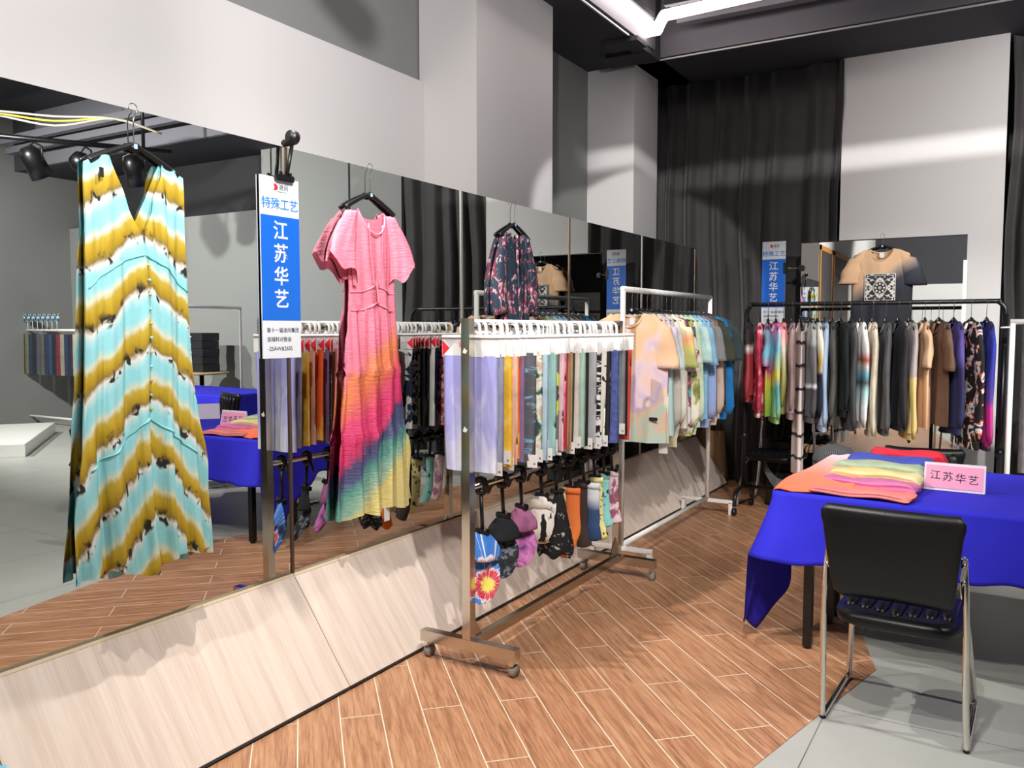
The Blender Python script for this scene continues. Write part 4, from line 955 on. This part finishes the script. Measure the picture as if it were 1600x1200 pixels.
def cloth(name, label, loc, rz, L, W, H, m, skirt, flare, seed, group=None):
    """rectangular cloth over a table with a waving skirt; skirt(u, side) gives its length, corner folds included"""
    rnd = random.Random(seed); r = .03; path = []
    def corner(cx, cy, a0):
        for k in range(9):
            a = a0 + PI/2*k/8; path.append((cx+r*math.cos(a), cy+r*math.sin(a), math.cos(a), math.sin(a), k/8))
    def edge(a, b, nx, ny, n):
        for k in range(1, n):
            s = k/n; path.append((a[0]+(b[0]-a[0])*s, a[1]+(b[1]-a[1])*s, nx, ny, None))
    corner(r, r, PI); edge((r, 0), (L-r, 0), 0, -1, 90); corner(L-r, r, -PI/2); edge((L, r), (L, W-r), 1, 0, 50)
    corner(L-r, W-r, 0); edge((L-r, W), (r, W), 0, 1, 90); corner(r, W-r, PI/2); edge((0, W-r), (0, r), -1, 0, 50)
    N = len(path); ph = rnd.uniform(0, 6); rings = []
    rings.append([(L/2+(p[0]-L/2)*.5, W/2+(p[1]-W/2)*.5, H+.002) for p in path])
    rings.append([(L/2+(p[0]-L/2)*.97, W/2+(p[1]-W/2)*.97, H+.002) for p in path])
    for j in range(17):
        s = j/16; ring = []
        for i, (x, y, nx, ny, cr) in enumerate(path):
            cdist = min(math.hypot(x-a, y-b) for a, b in ((0, 0), (L, 0), (L, W), (0, W)))
            cw = math.exp(-(cdist/.13)**2)
            q = x*9+y*11+ph
            o = .006 + s**1.2*(.02+.018*math.sin(q)+.012*math.sin(2.1*q+1)+flare*cw*(1+.0*s))
            d = skirt(x, y, cw)*s
            wv = .006*math.sin(3*q)*s
            ring.append((x+nx*o, y+ny*o, H-(d+wv)+(.003 if j == 0 else 0)))
        rings.append(ring)
    mb = MB(); mb.loft(rings, True, True, False)
    o = obj(name, mb, m, None, True); o.location = loc; o.rotation_euler = (0, 0, rz)
    o.modifiers.new('thick', 'SOLIDIFY').thickness = .003
    return tag(o, label, 'tablecloth', group)
bluem = dye('royal_blue_cloth', [(.3, '1a16b4'), (.7, '211cc4')], nscale=3, namp=1, off=.5, gain=0, bump=.12)
def sk1(x, y, cw): return .30 + .015*math.sin(x*5) + (.40*max(0, 1-abs(y-.09)/.45) if x < .032 and y > .012 else 0)
c0 = tl(0, 0, 0)
cloth('tablecloth', 'royal blue cloth draped over the table behind the black chair', c0, TR, 1.84, 1.11, .741, bluem, sk1, .10, 4)
def fold_stack(name, label, cat, loc, rz, L, W, H, m, seed, group=None, taper=1., layers=2, sag=.0, edge_m=None):
    """folded cloth: soft slab whose -Y side is a rounded fold"""
    rnd = random.Random(seed); n = 40; rings = []; p = rnd.uniform(0, 6)
    for j in range(25):
        u = -1+2*j/24; x = u*L/2; k = 1-max(0, abs(u)-.88)/.12*.65
        ring = []
        for i in range(n):
            a = 2*PI*i/n; cx, cy = math.cos(a), math.sin(a)
            y = W/2*math.copysign(abs(cx)**.35, cx); z = H/2*math.copysign(abs(cy)**.55, cy)*k
            if cx < 0 and layers > 1: y += .004*math.sin(layers*PI*(z/H+.5)*2)
            z += sag*math.sin(u*2.2+p)*.5 + .004*math.sin(5*u+3*y/W+p)
            ring.append((x+.006*math.sin(6*y/W+p), y*(taper+(1-taper)*(u+1)/2)+.008*math.sin(3*u+p), z+H/2))
        rings.append(ring)
    mb = MB(); mb.loft(rings); o = obj(name, mb, m, None, True); o.location = loc; o.rotation_euler = (0, 0, rz)
    return tag(o, label, cat, group)
TZ = .746
fold_stack('folded_garment', 'salmon pink folded garment, lowest and frontmost of the folded pile on the blue table', 'folded garment', (2.085, 3.995, TZ), -.12, .42, .16, .030, P('e8807c'), 1, 'folded clothes on the blue table')
fold_stack('folded_garment', 'rose pink folded garment just behind the salmon one', 'folded garment', (2.085, 4.135, TZ), -.10, .42, .13, .055, P('d072a4'), 2, 'folded clothes on the blue table')
fold_stack('folded_garment', 'pale yellow folded garment between the rose pink and sage green ones', 'folded garment', (2.105, 4.265, TZ), -.09, .40, .13, .078, dye('fold_yellow', [(.3, 'e0c47c'), (.7, 'e2d6a8')], nscale=6, namp=1, off=.5, gain=0), 3, 'folded clothes on the blue table')
fold_stack('folded_garment', 'sage green folded garment behind the pale yellow one', 'folded garment', (2.10, 4.40, TZ), -.08, .41, .14, .098, P('b4c4a4'), 4, 'folded clothes on the blue table')
fold_stack('folded_garment', 'blue folded garment behind the sage green one', 'folded garment', (2.13, 4.54, TZ), -.05, .42, .14, .112, P('3f4fb0'), 5, 'folded clothes on the blue table')
fold_stack('folded_garment', 'bright red folded garment at the back of the folded pile', 'folded garment', (2.19, 4.68, TZ), -.02, .36, .14, .128, P('c81e36'), 6, 'folded clothes on the blue table')
# coral fade cloth at the table corner
g = []
mco = dye('coral_fade_cloth', [(0, 'f06a4a'), (.22, 'f28068'), (.42, 'f6aaa0'), (.62, 'f2c0c4'), (.74, 'e8c0e0'), (.84, 'f0ecb0'), (.93, 'a8e4e2'), (1, '9ce4e4')], (.25, 1, 0), .42, .95, 5, .06)
rings = []
for j in range(21):
    v = j/20; y = -.42+.86*v; w0 = tab([(0, .17), (.3, .15), (.6, .13), (1, .12)], v); h = tab([(0, .008), (.12, .04), (.5, .075), (.85, .085), (1, .03)], v); xo = tab([(0, -.0), (.5, .05), (1, .10)], v)
    ring = []
    for i in range(30):
        a = 2*PI*i/30; cx, cy = math.cos(a), math.sin(a)
        ring.append((xo+w0*math.copysign(abs(cx)**.6, cx), y+.01*math.sin(4*cx+v*5), max(0, h*(.5+.5*math.copysign(abs(cy)**.7, cy))+.006*math.sin(7*cx+9*v))))
    rings.append(ring)
o = obj('folded_scarf', MB().loft(rings), mco, None, True); o.location = (1.86, 4.36, TZ+.001); o.rotation_euler = (0, 0, .02)
tag(o, 'coral to pastel rainbow cloth bundle at the left corner of the blue table', 'folded garment', 'folded clothes on the blue table')
t = thing('knit_hat', 'dark grey ribbed knit hat behind the pastel cloth bundle on the blue table', 'hat', (1.80, 4.93, TZ))
def ribm():
    t = NT('grey_rib_knit'); o = t.obj(); x, y, z = t.sep(o)
    a = t.math('ARCTAN2', y, x); s = t.math('SINE', t.math('MULTIPLY', a, 60.))
    t.base(t.ramp(t.math('ADD', t.math('MULTIPLY', s, .4), .5), [(.3, '1c1e20'), (.7, '5a5c5e')]), .9); t.bump(s, .4, .005); return t.m
obj('dome', MB().lathe([(.12, 0), (.12, .02), (.11, .05), (.085, .082), (.04, .098), (.001, .10)], 40), ribm(), t, True)
# name placard
def placard(loc, rz, label, W=.245, H=.125, lettering=True):
    t = thing('name_placard', label, 'name card', loc, rz, 'pink name cards')
    tilt = .22
    f = obj('clear_stand', MB().prism([(-W/2-.004, -.002, 0), (-W/2-.004, H*math.sin(tilt), H), (-W/2-.004, H*math.sin(tilt)+.003, H), (-W/2-.004, H*2*math.sin(tilt)+.004, 0)], (W+.008, 0, 0)), mat('pale_acrylic', 'e9dfe6', .2), t)
    c = obj('pink_card', MB().box((0, 0, 0), (W-.01, .001, H-.02)), mat('pink_paper', 'f2a0bc', .6), t)
    c.location = (0, -.0026+H/2*math.sin(tilt)-.001, H/2); c.rotation_euler = (-math.asin(math.sin(tilt)*.98), 0, 0)
    if lettering:
        for k, ch in enumerate('江苏华艺'):
            q = text('lettering', ch, .046, M['black_print'], c, (-.078+.052*k, -.0012, -.004*k+.004), ext=.0003)
    return t
placard((2.425, 4.32, TZ), -.05, 'pink name card standing on the blue table to the right of the folded pile')
placard((3.12, 4.62, TZ), 2.2, 'pink name card at the far right end of the blue table, seen in the mirror')

# ---------------------------------------------------------------- chairs
def chair(label, loc, rz):
    """black padded conference chair; local +Y is the way it faces, origin on the floor under the back"""
    t = thing('conference_chair', label, 'chair', loc, rz, 'black padded conference chairs')
    # backrest: leaning panel, wider at the top, slightly curved
    rings = []
    for j in range(15):
        v = j/14; z = .515+.345*v; y = .02-.085*v-.02*math.sin(PI*v); hw = .195+.033*min(1, v*1.15)+(.004 if v > .85 else 0)
        if j == 0: hw -= .02
        if j == 14: hw -= .018
        th = .020 if 0 < j < 14 else .010; ring = []
        for k in range(40):
            a = 2*PI*k/40; cx, sy = math.cos(a), math.sin(a); u = math.copysign(abs(cx)**.25, cx); x = hw*u
            ring.append((x, y+th*math.copysign(abs(sy)**.5, sy)-.035*(x/.23)**2+.035, z-.012*math.cos(x*6.8)*(v > .5)*v+.012*(v > .5)*v))
        rings.append(ring)
    b = obj('backrest', MB().loft(rings), M['leather'], t, True)
    for k in range(6):                        # padded ribs on the front of the back
        x = -.165+.066*k; pts = [(x*(.9+.1*j/8), .052-.085*j/8-.02*math.sin(PI*j/8)-.035*(x/.23)**2+.035-.012, .54+.30*j/8) for j in range(9)]
        obj('back_rib', MB().tube(pts, [.005]+[.013]*7+[.005], 10, 2.4), M['leather'], b, True)
    # seat with ribs
    mb = MB(); rings = []
    for z, g_ in ((.395, -.02), (.405, 0), (.43, .006), (.445, -.004), (.452, -.03)):
        ring = []
        for k in range(48):
            a = 2*PI*k/48; cx, sy = math.cos(a), math.sin(a)
            ring.append(((.212+g_)*math.copysign(abs(cx)**.45, cx), .27+(.225+g_)*math.copysign(abs(sy)**.45, sy), z))
        rings.append(ring)
    s = obj('seat', mb.loft(rings), M['leather'], t, True)
    for k in range(7):
        x = -.165+.055*k; hl = .19-.035*abs(k-3)/3*1.4
        obj('seat_rib', MB().tube([(x, .27-hl, .446), (x, .27-hl+.03, .45), (x, .27, .451), (x, .27+hl-.03, .45), (x, .27+hl, .444)], [.006, .017, .019, .017, .006], 12, 1.42), M['leather'], s, True)
    for sd in (-1, 1):                        # chrome side frame: rear leg, floor runner, front leg in one bent tube
        x = sd*.238
        pts = [(sd*.222, .035, .70), (sd*.228, .03, .62), (sd*.236, .035, .45), (x, .055, .25), (x+sd*.006, .085, .05)] + [(x+sd*.006, .10, .018), (x+sd*.006, .125, .012), (x+sd*.004, .46, .012), (x, .51, .016), (x-sd*.004, .525, .045), (x-sd*.02, .47, .25), (x-sd*.03, .43, .37), (x-sd*.034, .36, .392)]
        q = obj('side_frame', MB().tube(bez(pts, 4), .0115, 12), M['chrome'], t, True)
        mb = MB(); mb.box((sd*.222, .03, .665), (.02, .03, .10), None, .006); obj('bracket', mb, M['chrome'], q)
        for z in (.69, .63):
            obj('bolt', MB().tube([(sd*.222, .008, z), (sd*.222, .016, z)], .008, 10), M['steel'], q, True)
        obj('foot_plug', MB().box((x+sd*.006, .105, .008), (.022, .03, .016), None, .004), M['black_plastic'], q)
    obj('cross_bar', MB().tube([(-.205, .30, .382), (.205, .30, .382)], .009, 10), M['chrome'], t, True)
    return t
ch = chair('black padded chair with chrome legs pushed up to the near side of the blue table', (2.298, 3.19, 0), -.04)
q = copy_tree(ch, (2.20, 5.50, 0), PI+.05, 'black ribbed padded chair on the far side of the blue table, behind the folded pile'); q.scale = (.96, .96, .90)
copy_tree(ch, (.99, 7.42, 0), PI-.12, 'black padded chair under the left end of the black rack, by the curtain')
copy_tree(ch, (3.9, 5.5, 0), PI+.35, 'black chair beyond the right end of the blue table, seen in the mirror')
# bags on the floor behind the racks
def tote(name, label, loc, rz, W, D, H, m, m2=None, slump=.0):
    t = thing(name, label, 'bag', loc, rz, None)
    rings = [[((W/2)*math.copysign(abs(math.cos(a))**.4, math.cos(a))*(1-.12*v+.03*math.sin(3*a+5*v)), (D/2)*math.copysign(abs(math.sin(a))**.5, math.sin(a))*(1-.35*v), H*v-slump*v*math.cos(a*2)*.5) for a in [2*PI*k/36 for k in range(36)]] for v in [j/9 for j in range(10)]]
    b = obj('bag_body', MB().loft(rings, True, True, False), m, t, True)
    for sd in (-1, 1):
        obj('handle', MB().tube(bez([(-W*.25, sd*D*.3, H*.9), (-W*.2, sd*D*.35, H+.10), (0, sd*D*.4, H+.13), (W*.2, sd*D*.35, H+.10), (W*.25, sd*D*.3, H*.9)], 4), .012, 8, .3), m2 or m, t, True)
    return t
t = tote('tote_bag', 'black shopping bag with a slumped grey top under the black rack chair', (1.06, 7.22, .0), .1, .42, .2, .26, P('131316'), P('4a4a4e'), .05)
g = [[(-.2+.4*i/16, -.10-.02*math.sin(i), .30-.09*math.sin(PI*abs(i-8)/8+.4)-.10*k+.05*abs(i-8)/8) for i in range(17)] for k in range(2)]
part_label(obj('turned_flap', MB().sheet(g), P('6a6a6c'), t, True), 'grey lining folded over the front')
tote('paper_bag', 'brown kraft paper bag standing between the leaning board and the curtain', (.12, 7.98, 0), .0, .34, .12, .50, mat('kraft_paper', '8a6a4a', .8, 0, (20, .3)), mat('kraft_handle', '6e5238', .8))
# white rack with a grey panel at the right edge
t = thing('garment_rack', 'white tube rack at the right edge holding a mottled grey fabric panel', 'rack', (2.63, 6.55, 0), PI/2*0)
for x in (0, 1.5):
    obj('upright', MB().tube([(x, 0, .09), (x, 0, 1.53)], .017, 12), M['white_metal'], t, True)
    f = obj('foot_bar', MB().box((x, 0, .105), (.03, .40, .03), None, .004), M['white_metal'], t)
    for y in (-.185, .185): obj('foot_post', MB().box((x, y, .05), (.03, .03, .1)), M['white_metal'], f)
obj('top_rail', MB().tube([(-.015, 0, 1.54), (1.515, 0, 1.54)], .018, 12), M['white_metal'], t, True)
obj('bracket', MB().tube([(-.07, 0, 1.50), (0, 0, 1.505)], .006, 8), M['white_metal'], t, True)
mb = cloth_tube([(0, .68), (-1.0, .68)], [(0, .02), (-1.0, .02)], .98, lambda xn, sd: 0, folds(.001, .006, 1, 14, .4), 60, 12)
o = obj('hanging_rug', mb, dye('grey_mottled', [(.3, '6e6a6c'), (.7, '857f80')], nscale=14, namp=1, off=.5, gain=0, bump=.5), None, True); o.location = (3.37, 6.55, 1.505)
tag(o, 'mottled grey fabric panel hanging from the white rack at the right edge', 'fabric')

# ---------------------------------------------------------------- the far side of the hall, seen in the mirror
cloth('tablecloth', 'royal blue cloth on the second table across the hall, seen in the mirror', (4.9, 6.3, 0), .05, 1.8, .9, .741, bluem, sk1, .06, 9)
table('folding table under the far blue cloth, seen in the mirror', (4.93, 6.34, 0), .05, 1.74, .82)
t = thing('round_table', 'small round wooden table against the grey wall carrying black boxes, seen in the mirror', 'table', (6.85, 7.6, 0))
obj('tabletop', MB().lathe([(0, .87), (.36, .87), (.37, .885), (.36, .90), (0, .90)], 32), mat('pale_table_wood', 'b09874', .5), t, True)
obj('pedestal', MB().lathe([(.2, 0), (.2, .02), (.03, .03), (.03, .87), (0, .87)], 20), M['black_metal'], t, True)
for k in range(5):
    b = thing('storage_box', 'black box with white label, %s of the stack on the round table' % ('lowest', 'second lowest', 'middle one', 'second highest', 'topmost')[k], 'box', (6.85+.01*(k % 2), 7.62, .901+.106*k), 0, 'black boxes on the round table')
    obj('carton', MB().box((0, 0, .052), (.36, .28, .104), None, .003), M['black_print'], b)
    obj('label', MB().box((.07, -.141, .055), (.06, .002, .014)), M['white_card'], b)
# swatch rack on the far side
t = white_rack('long white rack of dark fabric swatches against the grey far wall, seen in the mirror', (9.9, 7.35, 0), PI/2, 2.6, 1.46, .5)
FC = ['1c1c24', '23233a', '2a2634', '6c6c50', '27344a', '20222c', '4a4e58', '5a5650', '24324c', '2c405c', '1e1e26', '6a2430', '8a8276', '26304a', '1c2234', 'b09c80', 'a8967c', 'a08e76', '2a2a30', '16181e', '1a1c26', '14141a']
FN = ['ink black', 'dark navy', 'plum black', 'olive', 'slate blue', 'blue black', 'grey', 'taupe', 'denim', 'steel blue', 'jet black', 'wine red', 'stone', 'navy', 'midnight blue', 'camel', 'beige', 'sand', 'charcoal', 'coal black', 'off black', 'deep black']
ORD = ['first', 'second', 'third', 'fourth', 'fifth', 'sixth', 'seventh', 'eighth', 'ninth', 'tenth', 'eleventh', 'twelfth', 'thirteenth', 'fourteenth', 'fifteenth', 'sixteenth', 'seventeenth', 'eighteenth', 'nineteenth', 'twentieth', 'twenty-first', 'twenty-second']
for i, c in enumerate(FC):
    x = 11.05-.105*i
    if x < 8.7: break
    mb = cloth_tube([(0, .05), (-.62, .05)], [(0, .02), (-.62, .03)], .62, lambda xn, sd: 0, folds(.001, .006, .6, 40, i), 24, 6)
    o = obj('fabric_swatch', mb, P(c), None, True); o.location = (x-.2, 7.3, 1.40)
    tag(o, '%s swatch on the far white rack in the mirror, %s from its outer end' % (FN[i], ORD[i]), 'fabric swatch', 'swatches on the far rack')
for i in range(9):
    o = thing('sample_card', 'small patterned sample card standing on top of the far white rack, seen in the mirror', 'card', (10.75-.13*i, 7.3, 1.50), 0, 'sample cards above the far rack')
    h = obj('card', MB().box((0, 0, .15), (.115, .004, .11)), dye('card_print', [(.4, 'e0e4e6'), (.5, '5a8aa0'), (.6, '2c3a44')], nscale=18, namp=1.2, off=.5, gain=0), o)
    obj('stick', MB().tube([(0, .0, -.03), (0, 0, .1)], .004, 6), M['white_plastic'], o, True)
t = thing('platform', 'low white platform on the grey floor near the far racks, seen in the mirror', 'platform', (8.4, 5.75, 0), .66)
obj('deck', MB().box((0, 0, .075), (2.4, .9, .15), None, .004), M['white_metal'], t)
white_rack('white rack standing on the grey floor behind the blue table, seen in the mirror', (6.1, 6.9, 0), -.15, 1.7, 1.76)
t = thing('garment', 'navy shirt at the edge of the mirror view by the white platform', 'shirt', (6.95, 4.85, 1.3))
bpy.data.objects.remove(t)
# orange framed doors behind the camera, seen in the back mirror
om = mat('orange_wood', 'd0923a', .5)
for i, (y0, y1) in enumerate(((.02, 1.22), (-1.85, -.12))):
    t = thing('framed_panel', 'tall dark panel in an orange wooden frame, %s one, seen in the back mirror' % ('nearer', 'farther')[i], 'panel', (.0, (y0+y1)/2, 0), 0, 'orange framed panels')
    W_ = y1-y0; H = 2.85; mb = MB()
    for yy in (-W_/2+.05, W_/2-.05): mb.box((-.025, yy, H/2), (.07, .10, H))
    mb.box((-.025, 0, H-.04), (.07, W_, .08)); obj('frame', mb, om, t)
    obj('dark_panel', MB().box((-.02, 0, H/2-.04), (.05, W_-.2, H-.08)), mat('dark_brown_panel', '4a4046', .5), t)

# ---------------------------------------------------------------- lamps
hous = None
def lamp(name, pos, tgt, watts, cone, blend, rad, colr):
    global hous
    L = bpy.data.lights.new('spot_'+name, 'SPOT'); L.energy = watts; L.spot_size = math.radians(cone); L.spot_blend = blend
    L.shadow_soft_size = rad; L.color = colr
    d = Vector(tgt)-Vector(pos)
    t = thing('ceiling_spotlight', 'black track spotlight hanging from the dark ceiling over the %s' % NAMES[name], 'spotlight', pos, 0, 'black ceiling spotlights')
    t.rotation_euler = d.to_track_quat('-Z', 'Y').to_euler()
    q = bpy.data.objects.new('spot_beam', L); link(q, t); q.location = (0, 0, -.004)
    if hous is None:
        a = obj('housing', MB().lathe([(.0, .17), (.045, .17), (.05, .16), (.055, .02), (.055, 0), (.052, 0), (.05, .02), (0, .03)], 20), M['black_metal'], t, True); a2 = None
        hous = a.data
    else: link(bpy.data.objects.new('housing', hous), t)
    up = t.rotation_euler.to_matrix().transposed() @ Vector((0, 0, 4.69-pos[2]))
    if name == 'band':  # flaps added out of view to cut the beam to a strip
        for z0, z1 in ((.005, .10), (-.10, -.005)):
            obj('added_flap', MB().box((0, (z0+z1)/2, -.30), (.5, z1-z0, .004)), M['black_metal'], t)
            obj('added_flap_arm', MB().box((0, z1 if z1 > 0 else z0, -.15), (.02, .004, .31)), M['black_metal'], t)
    obj('drop_rod', MB().tube([(0, 0, .16), Vector((0, 0, .16))*.2 + up], .012, 8), M['black_metal'], t, True)
NAMES = dict(boards='aisle, added to brighten the boards', pillar='aisle, aimed at the near column', band='back wall, added with band-cutting flaps', dress='long dress, added for mirror-bounced light', table='near end of the blue table', panel='near side of the room', rack='aisle beside the racks', column='middle of the aisle', backrack='aisle towards the back mirror', floor='steel rack aisle, added mirror bounce',
             tables='right table end', aisle='far aisle, added fill', far='far swatch rack, added fill', behind='wall with the orange frames')
for a in LAMPS: lamp(*a)
# cluster of stage lights and loose cables, seen at the top of the mirror
t = thing('lighting_truss', 'black pipe hung below the dark ceiling with cables on it, seen in the mirror', 'truss', (6.5, 5.45, 3.55), 2.1)
obj('pipe', MB().tube([(-1.5, 0, 0), (1.2, 0, 0)], .03, 10), M['black_metal'], t, True)
for x in (-1.0, .9): obj('drop_rod', MB().tube([(x, 0, 0), (x, 0, 1.13)], .02, 8), M['black_metal'], t, True)
for k in range(3):
    obj('cable', MB().tube(bez([(-1.4+.3*k, .02, .05), (-.7, .05*k, .22), (0, .04, .16+.05*k), (.6, .05, .3), (1.1, 0, .2)], 6), .012, 6), mat('yellow_cable', 'd8c050', .5) if k == 1 else mat('pale_cable', 'c4c0b4', .5), t, True)
_sl = None
for k in range(5):
    x = -1.2+.5*k; c, s = math.cos(2.1), math.sin(2.1)
    u = thing('stage_light', 'black stage light clamped under the ceiling pipe, one of the cluster seen in the mirror', 'stage light', (6.5+c*x, 5.45+s*x, 3.30), random.uniform(-1, 1), 'stage lights on the pipe')
    if _sl is None:
        a = obj('can', MB().lathe([(0, .18), (.07, .17), (.11, .10), (.115, -.17), (.105, -.17), (.09, -.1), (0, -.08)], 20), M['black_metal'], u, True); a.rotation_euler = (.6, 0, 0)
        b = obj('yoke', MB().tube([(-.13, 0, 0), (-.13, 0, .16), (0, 0, .22), (.13, 0, .16), (.13, 0, 0)], .012, 6), M['black_metal'], u, True)
        l = obj('lens', MB().lathe([(0, -.10), (.09, -.11), (0, -.115)], 16), M['chrome'], a, True); _sl = (a.data, b.data, l.data)
    else:
        a = link(bpy.data.objects.new('can', _sl[0]), u); a.rotation_euler = (random.uniform(.3, 1), 0, 0)
        link(bpy.data.objects.new('yoke', _sl[1]), u); link(bpy.data.objects.new('lens', _sl[2]), a)
# round recessed downlights in a row, seen in the back mirror
_dl = None
for i in range(8):
    t = thing('downlight', 'small round downlight in the dark ceiling, one of the row seen in the mirror', 'ceiling light', (2.1+.9*(i % 2), 5.8-1.3*i, 4.30), 0, 'ceiling downlights')
    if _dl is None:
        a = obj('rim', MB().lathe([(.09, 0), (.10, -.02), (.10, .39), (.08, .39), (.08, 0)], 20), M['black_metal'], t, True); b = obj('diffuser', MB().lathe([(0, .0), (.08, .0), (0, .01)], 20), M['lens'], t); _dl = (a.data, b.data)
    else:
        link(bpy.data.objects.new('rim', _dl[0]), t); link(bpy.data.objects.new('diffuser', _dl[1]), t)
